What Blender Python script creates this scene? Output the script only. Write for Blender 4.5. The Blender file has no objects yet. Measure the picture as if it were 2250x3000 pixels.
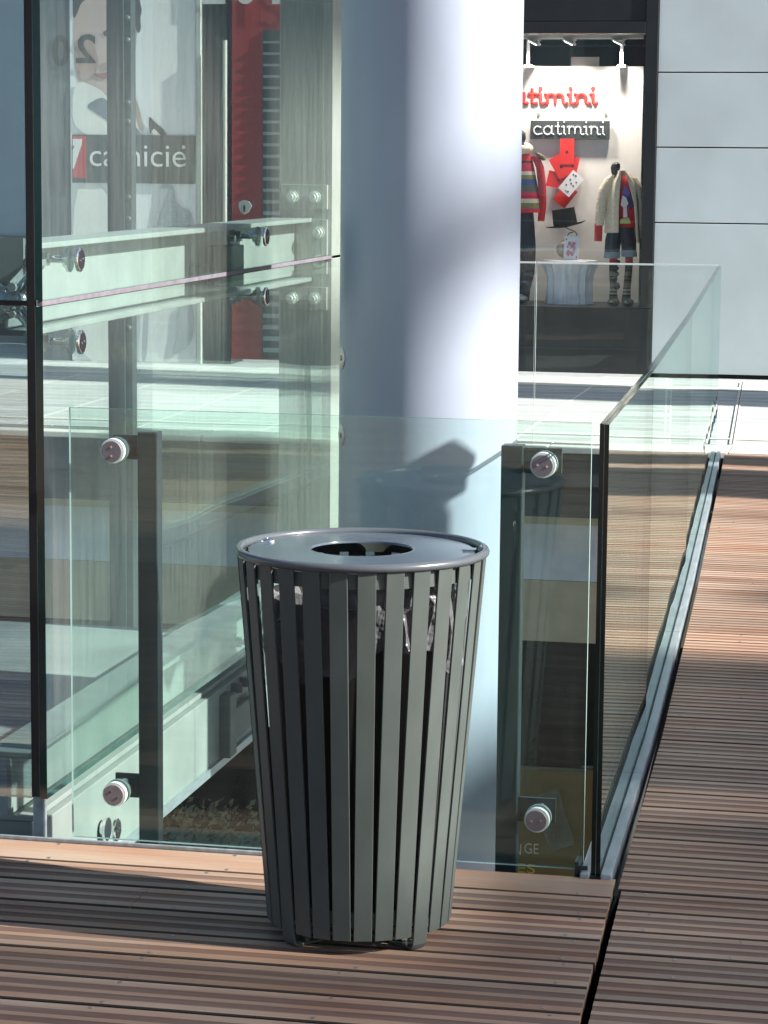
import bpy, bmesh, math, random
from mathutils import Vector, Matrix
from math import sin, cos, pi, radians, sqrt, atan2
import numpy as np
random.seed(7)
S = bpy.context.scene
COL = S.collection

# ---------------------------------------------------------------- camera, sky, sun
W_, H_, F_ = 2250.0, 3000.0, 7526.87
PITCH, ROLL, YAW = 0.137538, 0.00888, 0.204447
CAM = Vector((0, 0, 1.6))
_f = Vector((-sin(YAW)*cos(PITCH), cos(YAW)*cos(PITCH), -sin(PITCH)))
_r0 = Vector((cos(YAW), sin(YAW), 0)); _u0 = _r0.cross(_f)
_r = _r0*cos(ROLL) + _u0*sin(ROLL); _u = -_r0*sin(ROLL) + _u0*cos(ROLL)
cam = bpy.data.cameras.new('camera'); camo = bpy.data.objects.new('camera', cam); COL.objects.link(camo)
camo.matrix_world = Matrix(((_r.x, _u.x, -_f.x, CAM.x), (_r.y, _u.y, -_f.y, CAM.y), (_r.z, _u.z, -_f.z, CAM.z), (0, 0, 0, 1)))
cam.sensor_fit = 'VERTICAL'; cam.sensor_height = 24; cam.lens = F_/H_*24
cam.clip_start = .05; cam.clip_end = 400
S.camera = camo

SUN_EL, SUN_AZ = radians(32), radians(-6)          # azimuth measured from +X
SUNV = Vector((cos(SUN_EL)*cos(SUN_AZ), cos(SUN_EL)*sin(SUN_AZ), sin(SUN_EL)))
sl = bpy.data.lights.new('sun', 'SUN'); sl.energy = 5.0; sl.angle = radians(.55); sl.color = (1, .95, .87)
so = bpy.data.objects.new('sun', sl); COL.objects.link(so)
so.rotation_euler = (-SUNV).to_track_quat('-Z', 'Y').to_euler()
wd = bpy.data.worlds.new('World'); S.world = wd; wd.use_nodes = True
nt = wd.node_tree; sk = nt.nodes.new('ShaderNodeTexSky'); sk.sky_type = 'NISHITA'; sk.sun_disc = False
sk.sun_elevation = SUN_EL; sk.sun_rotation = pi/2 - SUN_AZ; sk.air_density = 1.0; sk.dust_density = 1.0
bg = nt.nodes['Background']; nt.links.new(sk.outputs[0], bg.inputs[0]); bg.inputs[1].default_value = .06
S.view_settings.view_transform = 'Standard'; S.view_settings.look = 'None'
S.view_settings.exposure = 1.3; S.view_settings.gamma = 1
S.cycles.max_bounces = 10; S.cycles.transparent_max_bounces = 40; S.cycles.glossy_bounces = 6; S.cycles.diffuse_bounces = 4
S.cycles.caustics_reflective = False; S.cycles.caustics_refractive = False
S.cycles.sample_clamp_indirect = 6

# ---------------------------------------------------------------- pixel -> point on a real plane
def _ray(x, y): return _f + _r*((x - W_/2)/F_) - _u*((y - H_/2)/F_)
def onz(x, y, z=0): d = _ray(x, y); return CAM + d*((z - CAM.z)/d.z)
def ony(x, y, Y): d = _ray(x, y); return CAM + d*((Y - CAM.y)/d.y)
def onx(x, y, X): d = _ray(x, y); return CAM + d*((X - CAM.x)/d.x)

# ---------------------------------------------------------------- materials
def nodes_of(m): m.use_nodes = True; return m.node_tree, m.node_tree.nodes, m.node_tree.links
MATS = {}
def pm(name, col, rough=.5, metal=0., var=.12, scale=6, stretch=(1, 1, 1), bump=0., coat=0., spec=.5, col2=None, rvar=.1, emit=0., speck=None):
    if name in MATS: return MATS[name]
    m = bpy.data.materials.new(name); t, n, l = nodes_of(m); b = n['Principled BSDF']
    b.inputs['Roughness'].default_value = rough; b.inputs['Metallic'].default_value = metal
    b.inputs['Coat Weight'].default_value = coat; b.inputs['Coat Roughness'].default_value = .12
    b.inputs['Specular IOR Level'].default_value = spec
    g = n.new('ShaderNodeNewGeometry'); mp = n.new('ShaderNodeMapping'); mp.inputs['Scale'].default_value = stretch
    l.new(g.outputs['Position'], mp.inputs[0])
    ns = n.new('ShaderNodeTexNoise'); ns.inputs['Scale'].default_value = scale; ns.inputs['Detail'].default_value = 6
    l.new(mp.outputs[0], ns.inputs['Vector'])
    cr = n.new('ShaderNodeMapRange'); cr.inputs[1].default_value = .3; cr.inputs[2].default_value = .7
    l.new(ns.outputs[0], cr.inputs[0])
    mx = n.new('ShaderNodeMix'); mx.data_type = 'RGBA'
    c2 = col2 or tuple(min(1, c*(1 + var)) for c in col)
    c1 = col if col2 else tuple(c*(1 - var) for c in col)
    mx.inputs[6].default_value = (*c1, 1); mx.inputs[7].default_value = (*c2, 1)
    l.new(cr.outputs[0], mx.inputs[0]); l.new(mx.outputs[2], b.inputs['Base Color'])
    if speck:       # small chips, scuffs and drips
        m2 = n.new('ShaderNodeMapping'); m2.inputs['Scale'].default_value = (1, 1, .45); l.new(g.outputs['Position'], m2.inputs[0])
        s2 = n.new('ShaderNodeTexNoise'); s2.inputs['Scale'].default_value = 55; s2.inputs['Detail'].default_value = 5; s2.inputs['Roughness'].default_value = .7; l.new(m2.outputs[0], s2.inputs['Vector'])
        r2 = n.new('ShaderNodeMapRange'); r2.inputs[1].default_value = .70; r2.inputs[2].default_value = .76; r2.inputs[4].default_value = .8; l.new(s2.outputs[0], r2.inputs[0])
        x2 = n.new('ShaderNodeMix'); x2.data_type = 'RGBA'; x2.inputs[7].default_value = (*speck, 1); l.new(r2.outputs[0], x2.inputs[0]); l.new(mx.outputs[2], x2.inputs[6]); l.new(x2.outputs[2], b.inputs['Base Color'])
    if rvar:
        rr = n.new('ShaderNodeMapRange'); rr.inputs[3].default_value = max(0.02, rough - rvar); rr.inputs[4].default_value = min(1, rough + rvar)
        l.new(ns.outputs[0], rr.inputs[0]); l.new(rr.outputs[0], b.inputs['Roughness'])
    if bump:
        bp = n.new('ShaderNodeBump'); bp.inputs['Strength'].default_value = bump; bp.inputs['Distance'].default_value = .01
        l.new(ns.outputs[0], bp.inputs['Height']); l.new(bp.outputs[0], b.inputs['Normal'])
    if emit:
        b.inputs['Emission Color'].default_value = (*col, 1); b.inputs['Emission Strength'].default_value = emit
    MATS[name] = m; return m

def glass(name, tint, dirt=.04, wob=.015, wscale=1.5, dirtcol=(.75, .76, .72), f0=.04):
    if name in MATS: return MATS[name]
    m = bpy.data.materials.new(name); t, n, l = nodes_of(m); n.remove(n['Principled BSDF']); out = n['Material Output']
    tr = n.new('ShaderNodeBsdfTransparent'); tr.inputs[0].default_value = (*tint, 1)
    gl = n.new('ShaderNodeBsdfGlossy'); gl.inputs['Roughness'].default_value = .004; gl.inputs[0].default_value = (.88, 1, .965, 1)
    lw = n.new('ShaderNodeLayerWeight'); lw.inputs[0].default_value = .5
    pw = n.new('ShaderNodeMath'); pw.operation = 'POWER'; pw.inputs[1].default_value = 5; l.new(lw.outputs['Facing'], pw.inputs[0])
    ma = n.new('ShaderNodeMath'); ma.operation = 'MULTIPLY_ADD'; ma.inputs[1].default_value = .97 - f0; ma.inputs[2].default_value = f0; l.new(pw.outputs[0], ma.inputs[0])
    m1 = n.new('ShaderNodeMixShader'); l.new(ma.outputs[0], m1.inputs[0]); l.new(tr.outputs[0], m1.inputs[1]); l.new(gl.outputs[0], m1.inputs[2])
    g = n.new('ShaderNodeNewGeometry')
    n1 = n.new('ShaderNodeTexNoise'); n1.inputs['Scale'].default_value = wscale; n1.inputs['Detail'].default_value = 1; l.new(g.outputs['Position'], n1.inputs['Vector'])
    bp = n.new('ShaderNodeBump'); bp.inputs['Strength'].default_value = wob; bp.inputs['Distance'].default_value = .1
    l.new(n1.outputs[0], bp.inputs['Height']); l.new(bp.outputs[0], gl.inputs['Normal'])
    # dust and rain streaks
    mp = n.new('ShaderNodeMapping'); mp.inputs['Scale'].default_value = (9, 9, .7); l.new(g.outputs['Position'], mp.inputs[0])
    n2 = n.new('ShaderNodeTexNoise'); n2.inputs['Scale'].default_value = 3; n2.inputs['Detail'].default_value = 8; n2.inputs['Roughness'].default_value = .7; l.new(mp.outputs[0], n2.inputs['Vector'])
    n3 = n.new('ShaderNodeTexNoise'); n3.inputs['Scale'].default_value = 160; n3.inputs['Detail'].default_value = 2; l.new(g.outputs['Position'], n3.inputs['Vector'])
    sp = n.new('ShaderNodeMapRange'); sp.inputs[1].default_value = .66; sp.inputs[2].default_value = .74; l.new(n3.outputs[0], sp.inputs[0])
    st = n.new('ShaderNodeMapRange'); st.inputs[1].default_value = .35; st.inputs[2].default_value = .8; st.inputs[3].default_value = .25; st.inputs[4].default_value = 1.6; l.new(n2.outputs[0], st.inputs[0])
    ad = n.new('ShaderNodeMath'); ad.operation = 'MULTIPLY_ADD'; ad.inputs[1].default_value = 1.2; l.new(sp.outputs[0], ad.inputs[0]); l.new(st.outputs[0], ad.inputs[2])
    mu = n.new('ShaderNodeMath'); mu.operation = 'MULTIPLY'; mu.inputs[1].default_value = dirt; mu.use_clamp = True; l.new(ad.outputs[0], mu.inputs[0])
    df = n.new('ShaderNodeBsdfDiffuse'); df.inputs[0].default_value = (*dirtcol, 1)
    tl = n.new('ShaderNodeBsdfTranslucent'); tl.inputs[0].default_value = (*dirtcol, 1)
    dm = n.new('ShaderNodeMixShader'); dm.inputs[0].default_value = .4; l.new(df.outputs[0], dm.inputs[1]); l.new(tl.outputs[0], dm.inputs[2])
    m2 = n.new('ShaderNodeMixShader'); l.new(mu.outputs[0], m2.inputs[0]); l.new(m1.outputs[0], m2.inputs[1]); l.new(dm.outputs[0], m2.inputs[2])
    l.new(m2.outputs[0], out.inputs[0]); MATS[name] = m; return m

def wood(name, colA, colB, rough=.55):
    m = bpy.data.materials.new(name); t, n, l = nodes_of(m); b = n['Principled BSDF']; b.inputs['Specular IOR Level'].default_value = .4
    g = n.new('ShaderNodeNewGeometry'); at = n.new('ShaderNodeAttribute'); at.attribute_name = 'board'
    ofs = n.new('ShaderNodeVectorMath'); ofs.operation = 'SCALE'; ofs.inputs['Scale'].default_value = 37.0
    l.new(at.outputs['Vector'], ofs.inputs[0])
    va = n.new('ShaderNodeVectorMath'); l.new(g.outputs['Position'], va.inputs[0]); l.new(ofs.outputs[0], va.inputs[1])
    mp = n.new('ShaderNodeMapping'); mp.inputs['Scale'].default_value = (1.6, 85, 85); l.new(va.outputs[0], mp.inputs[0])
    n1 = n.new('ShaderNodeTexNoise'); n1.inputs['Scale'].default_value = 2.2; n1.inputs['Detail'].default_value = 8; n1.inputs['Roughness'].default_value = .65; l.new(mp.outputs[0], n1.inputs['Vector'])
    mp2 = n.new('ShaderNodeMapping'); mp2.inputs['Scale'].default_value = (1, 4, 1); l.new(va.outputs[0], mp2.inputs[0])
    n2 = n.new('ShaderNodeTexNoise'); n2.inputs['Scale'].default_value = 2.0; n2.inputs['Detail'].default_value = 5; l.new(mp2.outputs[0], n2.inputs['Vector'])
    r2 = n.new('ShaderNodeMapRange'); r2.inputs[1].default_value = .32; r2.inputs[2].default_value = .68; l.new(n2.outputs[0], r2.inputs[0])
    mx = n.new('ShaderNodeMix'); mx.data_type = 'RGBA'; mx.inputs[6].default_value = (*colA, 1); mx.inputs[7].default_value = (*colB, 1)
    l.new(r2.outputs[0], mx.inputs[0])
    # grain and board to board brightness
    gr = n.new('ShaderNodeMapRange'); gr.inputs[1].default_value = .25; gr.inputs[2].default_value = .75; gr.inputs[3].default_value = .8; gr.inputs[4].default_value = 1.2; l.new(n1.outputs[0], gr.inputs[0])
    bb = n.new('ShaderNodeMapRange'); bb.inputs[3].default_value = .72; bb.inputs[4].default_value = 1.25; l.new(at.outputs['Fac'], bb.inputs[0])
    mm = n.new('ShaderNodeMath'); mm.operation = 'MULTIPLY'; l.new(gr.outputs[0], mm.inputs[0]); l.new(bb.outputs[0], mm.inputs[1])
    hs = n.new('ShaderNodeMix'); hs.data_type = 'RGBA'; hs.blend_type = 'MULTIPLY'; hs.inputs[0].default_value = 1
    l.new(mx.outputs[2], hs.inputs[6]); l.new(mm.outputs[0], hs.inputs[7]); l.new(hs.outputs[2], b.inputs['Base Color'])
    # pale specks
    rr = n.new('ShaderNodeMapRange'); rr.inputs[3].default_value = rough - .1; rr.inputs[4].default_value = rough + .15; l.new(n2.outputs[0], rr.inputs[0]); l.new(rr.outputs[0], b.inputs['Roughness'])
    bp = n.new('ShaderNodeBump'); bp.inputs['Strength'].default_value = .35; bp.inputs['Distance'].default_value = .002; l.new(n1.outputs[0], bp.inputs['Height']); l.new(bp.outputs[0], b.inputs['Normal'])
    return m

def paving(name, colA, colB, joint, bw, bh, mortar=.012, rot=0):
    m = bpy.data.materials.new(name); t, n, l = nodes_of(m); b = n['Principled BSDF']; b.inputs['Roughness'].default_value = .75
    g = n.new('ShaderNodeNewGeometry'); mp = n.new('ShaderNodeMapping'); mp.inputs['Rotation'].default_value = (0, 0, rot); l.new(g.outputs['Position'], mp.inputs[0])
    br = n.new('ShaderNodeTexBrick'); br.inputs['Color1'].default_value = (*colA, 1); br.inputs['Color2'].default_value = (*colB, 1); br.inputs['Mortar'].default_value = (*joint, 1)
    br.inputs['Scale'].default_value = 1; br.inputs['Mortar Size'].default_value = mortar; br.inputs['Brick Width'].default_value = bw; br.inputs['Row Height'].default_value = bh
    l.new(mp.outputs[0], br.inputs['Vector'])
    ns = n.new('ShaderNodeTexNoise'); ns.inputs['Scale'].default_value = 5; ns.inputs['Detail'].default_value = 8; l.new(g.outputs['Position'], ns.inputs['Vector'])
    r = n.new('ShaderNodeMapRange'); r.inputs[3].default_value = .75; r.inputs[4].default_value = 1.2; l.new(ns.outputs[0], r.inputs[0])
    mx = n.new('ShaderNodeMix'); mx.data_type = 'RGBA'; mx.blend_type = 'MULTIPLY'; mx.inputs[0].default_value = 1
    l.new(br.outputs[0], mx.inputs[6]); l.new(r.outputs[0], mx.inputs[7]); l.new(mx.outputs[2], b.inputs['Base Color'])
    return m

M_bin = pm('bin_grey_paint', (.076, .092, .088), .46, 0, .1, 14, (1, 1, .5), spec=.35, rvar=.08, speck=(.26, .28, .27))
M_lid = pm('bin_lid_paint', (.078, .098, .13), .16, 0, .05, 20, coat=.25, rvar=.04)
M_rim = pm('bin_rim_paint', (.085, .097, .11), .26, 0, .05, 20, coat=.2, rvar=.04)
M_dark = pm('dark_void', (.012, .012, .012), .8)
M_liner = pm('liner_black_steel', (.02, .02, .02), .45, 0, .2)
M_chrome = pm('polished_steel', (.75, .75, .75), .12, 1, .05, rvar=.05)
M_steel = pm('brushed_steel', (.5, .52, .49), .42, .3, .12, 8, (30, 30, 1.5), rvar=.1)
M_galv = pm('painted_steel_pale', (.41, .44, .43), .42, .15, .1, 7)
M_post = pm('post_dark_paint', (.02, .033, .038), .35, 0, .1, 12, coat=.2)
M_white = pm('white_paint', (.72, .74, .72), .5, 0, .06, 5)
M_gasket = pm('black_gasket', (.008, .008, .01), .5, 0, .2)
M_gasketp = pm('sunlit_gasket', (.17, .15, .18), .6, 0, .2, 30)  # lighter copy of the black gasket; sunlight put into its colour
M_col = pm('column_silver_paint', (.36, .41, .51), .38, .0, .06, 5, (1, 1, .35), bump=.02, rvar=.08, speck=(.25, .27, .28))
M_rail = pm('anodised_rail', (.38, .44, .48), .34, .5, .18, 9, (6, 1, 6), rvar=.12)
M_gF = glass('clear_green_glass', (.90, .975, .955), .025)
M_gR = glass('laminated_glass', (.985, .995, .992), .02, .012, f0=.02)
M_gL = glass('lift_glass', (.92, .985, .97), .06, .02)
M_gC = glass('coated_lift_glass', (.72, .80, .83), .02, .02, f0=.25)
M_gW = glass('shop_glass', (.97, .98, .98), .01, .005)
M_eF = pm('glass_edge_pale', (.45, .62, .6), .15, 0, .1, spec=.8)
M_eD = pm('glass_edge_dark', (.004, .03, .027), .12, 0, .3, 3, (1, 1, .3), spec=.8)
M_eB = pm('glass_interlayer_black', (.004, .008, .008), .2, 0, .2)
M_eT = pm('glass_edge_top', (.012, .035, .033), .1, 0, .4, 3, spec=.9)
M_eW = pm('glass_edge_bright', (.8, .9, .88), .2, 0, .05)
M_eC = pm('glass_edge_mid', (.05, .17, .15), .1, 0, .3, 2, (1, 1, .4), spec=.8)
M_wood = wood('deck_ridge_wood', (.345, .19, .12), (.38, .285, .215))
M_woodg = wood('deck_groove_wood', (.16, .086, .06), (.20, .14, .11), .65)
M_joint = pm('joint_shade_dirt', (.035, .024, .019), .8, 0, .2)  # gap shadow and dirt together, put into the colour of the board sides
M_screw = pm('screw_steel', (.35, .34, .33), .4, .8)
M_stone = pm('pale_stone', (.51, .575, .595), .55, 0, .07, 2.2, bump=.05)
M_frame = pm('black_window_frame', (.008, .010, .012), .5, 0, .15)
M_shopb = pm('shop_dark_base', (.009, .011, .012), .35, 0, .2)
M_plaza = paving('plaza_slabs', (.40, .44, .43), (.52, .55, .53), (.78, .77, .73), .23, .75, .010, pi/2)
M_kerb = pm('kerb_stone', (.66, .66, .6), .7, 0, .08, 8, bump=.1)
M_conc = pm('concrete', (.36, .37, .36), .8, 0, .15, 4, bump=.1)
M_concd = pm('dark_slab_edge', (.055, .065, .07), .6, 0, .2, 4)
M_low = paving('lower_floor_tiles', (.42, .43, .40), (.47, .47, .44), (.3, .3, .28), .6, .6, .008)

# ---------------------------------------------------------------- mesh builder
class MB:
    def __init__(s): s.v = []; s.f = []; s.m = []
    def poly(s, pts, mi=0):
        k = len(s.v); s.v += [tuple(p) for p in pts]; s.f.append(tuple(range(k, k + len(pts)))); s.m.append(mi)
    def box(s, a, b, mi=0, mis=None):
        x0, y0, z0 = a; x1, y1, z1 = b; k = len(s.v)
        s.v += [(x0, y0, z0), (x1, y0, z0), (x1, y1, z0), (x0, y1, z0), (x0, y0, z1), (x1, y0, z1), (x1, y1, z1), (x0, y1, z1)]
        F = [(0, 3, 2, 1), (4, 5, 6, 7), (0, 1, 5, 4), (1, 2, 6, 5), (2, 3, 7, 6), (3, 0, 4, 7)]   # bottom top -Y +X +Y -X
        for i, q in enumerate(F): s.f.append(tuple(k + j for j in q)); s.m.append(mis[i] if mis else mi)
        return s
    def obox(s, c, ax, ay, az, mi=0):       # oriented box from half axes
        c = Vector(c); k = len(s.v)
        for sz in (-1, 1):
            for sx, sy in ((-1, -1), (1, -1), (1, 1), (-1, 1)): s.v.append(tuple(c + ax*sx + ay*sy + az*sz))
        for q in [(0, 3, 2, 1), (4, 5, 6, 7), (0, 1, 5, 4), (1, 2, 6, 5), (2, 3, 7, 6), (3, 0, 4, 7)]:
            s.f.append(tuple(k + j for j in q)); s.m.append(mi)
        return s
    def prism(s, pts, d, mi=0, mside=None):  # planar polygon extruded by vector d
        d = Vector(d); n = len(pts); k = len(s.v); pts = [Vector(p) for p in pts]
        s.v += [tuple(p) for p in pts] + [tuple(p + d) for p in pts]
        s.f.append(tuple(range(k, k + n))); s.m.append(mi)
        s.f.append(tuple(range(k + 2*n - 1, k + n - 1, -1))); s.m.append(mi)
        for i in range(n):
            j = (i + 1) % n; s.f.append((k + j, k + i, k + n + i, k + n + j)); s.m.append(mi if mside is None else mside)
        return s
    def loft(s, rings, mi=0, cap=True):
        n = len(rings[0]); k = len(s.v)
        for r in rings: s.v += [tuple(p) for p in r]
        for a in range(len(rings) - 1):
            for i in range(n):
                j = (i + 1) % n; s.f.append((k + a*n + i, k + a*n + j, k + (a + 1)*n + j, k + (a + 1)*n + i)); s.m.append(mi)
        if cap:
            s.f.append(tuple(range(k + n - 1, k - 1, -1))); s.m.append(mi)
            e = k + (len(rings) - 1)*n; s.f.append(tuple(range(e, e + n))); s.m.append(mi)
        return s
    def tube(s, path, r, n=10, mi=0, closed=False, ry=None):
        P = [Vector(p) for p in path]; rings = []; prev = None
        for i, p in enumerate(P):
            a = P[i - 1] if (i or closed) else p; b = P[(i + 1) % len(P)] if (i < len(P) - 1 or closed) else p
            t = (b - a).normalized()
            if prev is None:
                u = t.cross(Vector((0, 0, 1)));
                if u.length < .05: u = t.cross(Vector((0, 1, 0)))
            else: u = prev - t*prev.dot(t)
            u.normalize(); prev = u; w = t.cross(u)
            rr = r[i] if isinstance(r, (list, tuple)) else r
            rings.append([p + u*cos(2*pi*q/n)*rr + w*sin(2*pi*q/n)*(rr if ry is None else ry) for q in range(n)])
        if closed: rings.append(rings[0])
        return s.loft(rings, mi, cap=not closed)
    def cyl(s, a, b, r, n=20, mi=0, r2=None):
        return s.tube([a, b], [r, r if r2 is None else r2], n, mi)
    def lathe(s, c, prof, n=40, mi=0, cap=True):
        return s.loft([[(c[0] + r*cos(2*pi*i/n), c[1] + r*sin(2*pi*i/n), c[2] + z) for i in range(n)] for r, z in prof], mi, cap)
    def ell(s, c, rx, ry, rz, n=16, m=10, mi=0):
        rings = []
        for a in range(m + 1):
            t = -pi/2 + pi*a/m; k = max(cos(t), .02)
            rings.append([(c[0] + rx*k*cos(2*pi*i/n), c[1] + ry*k*sin(2*pi*i/n), c[2] + rz*sin(t)) for i in range(n)])
        return s.loft(rings, mi)
OFF = {}
def link(o, parent):
    COL.objects.link(o)
    if parent is not None: o.parent = parent
def build(mb, name, mats, parent=None, smooth=False, bevel=0, origin=None, seg=2):
    if not isinstance(mats, (list, tuple)): mats = [mats]
    me = bpy.data.meshes.new(name)
    off = OFF[parent.name] if parent is not None else Vector((0, 0, 0))
    loc = Vector(origin) - off if origin is not None else Vector((0, 0, 0))
    tot = off + loc
    me.from_pydata([tuple(Vector(v) - tot) for v in mb.v], [], mb.f)
    for m in mats: me.materials.append(m)
    me.polygons.foreach_set('material_index', mb.m)
    bm = bmesh.new(); bm.from_mesh(me); bmesh.ops.recalc_face_normals(bm, faces=bm.faces); bm.to_mesh(me); bm.free()
    if smooth:
        for p in me.polygons: p.use_smooth = True
        me.set_sharp_from_angle(angle=radians(40))
    o = bpy.data.objects.new(name, me); link(o, parent); o.location = loc; OFF[o.name] = tot
    if bevel:
        b = o.modifiers.new('bevel', 'BEVEL'); b.width = bevel; b.segments = seg; b.limit_method = 'ANGLE'
    return o
def thing(name, label, cat, loc, group=None):
    o = bpy.data.objects.new(name, None); COL.objects.link(o); o.location = loc; OFF[o.name] = Vector(loc); o.empty_display_size = .1
    return tag(o, label, cat, group)
def tag(o, label, cat, group=None):
    o['label'] = label; o['category'] = cat
    if group: o['group'] = group
    return o
def struct(o): o['kind'] = 'structure'; return o
def mesh_from_text(txt, font=None, shear=0., space=1., offset=0.):
    cu = bpy.data.curves.new('lettering', 'FONT'); cu.body = txt; cu.extrude = .0; cu.shear = shear; cu.space_character = space; cu.offset = offset; cu.resolution_u = 6
    ob = bpy.data.objects.new('lettering', cu); COL.objects.link(ob); dg = bpy.context.evaluated_depsgraph_get(); dg.update()
    me = bpy.data.meshes.new_from_object(ob.evaluated_get(dg)); bpy.data.objects.remove(ob); bpy.data.curves.remove(cu)
    vs = [v.co.copy() for v in me.vertices]; fs = [tuple(p.vertices) for p in me.polygons]; bpy.data.meshes.remove(me)
    return vs, fs
def put_text(mb, txt, x0, x1, z0, z1, Y, mi=0, mirror=False, **k):   # flat lettering on a plane facing -Y, fitted to a box
    vs, fs = mesh_from_text(txt, **k)
    ax, bx = min(v.x for v in vs), max(v.x for v in vs); az, bz = min(v.y for v in vs), max(v.y for v in vs)
    b = len(mb.v)
    for v in vs:
        u = (v.x - ax)/(bx - ax); u = 1 - u if mirror else u
        mb.v.append((x0 + u*(x1 - x0), Y, z0 + (v.y - az)/(bz - az)*(z1 - z0)))
    for f in fs: mb.f.append(tuple(b + i for i in f)); mb.m.append(mi)

# ================================================================ SETTING
# glass line of the long balustrade beside the walkway (slightly curved)
GL = [(-.640, 5.0), (-.666, 5.585), (-.718, 7.04), (-.838, 9.6), (-1.0, 12.7), (-1.082, 14.23)]
def gx(y):
    if y <= GL[1][1]: return GL[1][0] + (GL[1][1] - y)*.045
    for (xa, ya), (xb, yb) in zip(GL, GL[1:]):
        if y <= yb: return xa + (xb - xa)*(y - ya)/(yb - ya)
    return GL[-1][0]

def deck(name, y_first, pitch, n, xr, flat_first=False):
    """grooved boards laid along X; xr(y) gives the x-range of the board centred at y"""
    mb = MB(); att = []; sc = MB()
    for k in range(n):
        y1 = y_first - k*pitch; yw = pitch - .009; y0 = y1 - yw; ym = (y0 + y1)/2
        x0, x1 = xr(ym)
        if x1 - x0 < .05: continue
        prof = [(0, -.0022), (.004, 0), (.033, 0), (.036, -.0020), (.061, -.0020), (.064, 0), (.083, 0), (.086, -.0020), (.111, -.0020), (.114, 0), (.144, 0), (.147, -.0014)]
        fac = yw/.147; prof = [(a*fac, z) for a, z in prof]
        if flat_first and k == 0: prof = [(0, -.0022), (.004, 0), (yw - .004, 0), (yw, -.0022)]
        cuts = [x1]; x = x1 - random.uniform(.4, 2.6) if k % 3 else x1 - random.uniform(1.2, 3)
        while x > x0 + .3: cuts.append(x); x -= random.uniform(1.9, 3.1)
        cuts.append(x0)
        for a, b in zip(cuts, cuts[1:]):
            b2 = b + .0015; rnd = random.random(); dz = random.uniform(-.0006, .0006); nf0 = len(mb.f)
            jit = random.uniform(-.0015, .0015) if a == x1 else 0
            pts = [(y0 + q, z + dz) for q, z in prof]; ring = [(y0, -.022)] + pts + [(y1, -.022)]
            kk = len(mb.v); m = len(ring)
            sk = lambda e, g_, y: e + ((gx(max(y, 4.2)) - gx(max(ym, 4.2))) if g_ else 0)      # board ends are cut along the curved edge
            mb.v += [(sk(b2, b == x0 and x1 > 5, y), y, z) for y, z in ring] + [(sk(a + jit, a == x1 and x1 < 5, y), y, z) for y, z in ring]
            for i in range(m):
                j = (i + 1) % m
                mb.f.append((kk + i, kk + m + i, kk + m + j, kk + j))
                zi, zj = ring[i][1] - dz, ring[j][1] - dz
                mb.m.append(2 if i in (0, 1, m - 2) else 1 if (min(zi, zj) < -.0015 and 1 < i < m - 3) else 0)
            mb.f.append(tuple(range(kk, kk + m))); mb.m.append(0); mb.f.append(tuple(range(kk + 2*m - 1, kk + m - 1, -1))); mb.m.append(0)
            att += [rnd]*(len(mb.f) - nf0)
            # screws in pairs
            xs = a - .06
            while xs > b2 and y1 > 3.5 and xs > -3.2 and xs < 1:
                for yy in (y0 + .014, y1 - .014):
                    if random.random() < .85:
                        px_ = xs + random.uniform(-.012, .012); sc.lathe((px_, yy, dz + .0004), [(.0045, 0), (.0042, .0012), (.002, .0006)], 8)
                xs -= random.choice((.42, .44, .40))
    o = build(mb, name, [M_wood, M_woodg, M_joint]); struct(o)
    A = o.data.attributes.new('board', 'FLOAT', 'FACE'); A.data.foreach_set('value', att)
    s = build(sc, 'deck_screws', M_screw, o); s['kind'] = 'stuff'
    return o
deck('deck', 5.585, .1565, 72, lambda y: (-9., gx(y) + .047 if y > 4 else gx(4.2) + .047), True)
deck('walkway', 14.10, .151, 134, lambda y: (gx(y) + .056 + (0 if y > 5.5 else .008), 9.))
mb = MB(); mb.box((-9, -6, -.5), (gx(5) + .03, 5.55, -.03)); struct(build(mb, 'deck_slab', M_dark))
mb = MB(); mb.prism([(gx(y) + .06, y, -.5) for y in (-6, 5.58, 7.04, 9.6, 12.7, 14.1)] + [(9, 14.1, -.5), (9, -6, -.5)], (0, 0, .47)); struct(build(mb, 'walkway_slab', M_dark))
# plaza with kerb
mb = MB(); mb.box((-22, 14.47, -.38), (14, 18.93, 0), 0); struct(build(mb, 'plaza', M_plaza))
mb = MB()
x = -22
while x < 14: mb.box((x, 14.12, -.03), (x + .995, 14.465, .006)); x += 1
struct(build(mb, 'kerb', M_kerb, bevel=.006))
mb = MB(); mb.box((-22, 17.98, .002), (14, 18.2, .008)); mb.box((-22, 14.8, .002), (14, 14.86, .006)); struct(build(mb, 'plaza_band', M_kerb))
mb = MB(); mb.box((-22, 14.14, -.215), (-.9, 14.46, -.031), 0); mb.box((-22, 14.2, -.40), (-.9, 14.46, -.216)); struct(build(mb, 'slab_edge', M_concd))
# lower level
mb = MB(); mb.box((-26, -6, -4.1), (12, 24, -4.0)); struct(build(mb, 'lower_floor', M_low))
# ground outside everything
mb = MB(); mb.box((-150, -150, -4.6), (150, 150, -4.2)); struct(build(mb, 'ground', M_conc))
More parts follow.
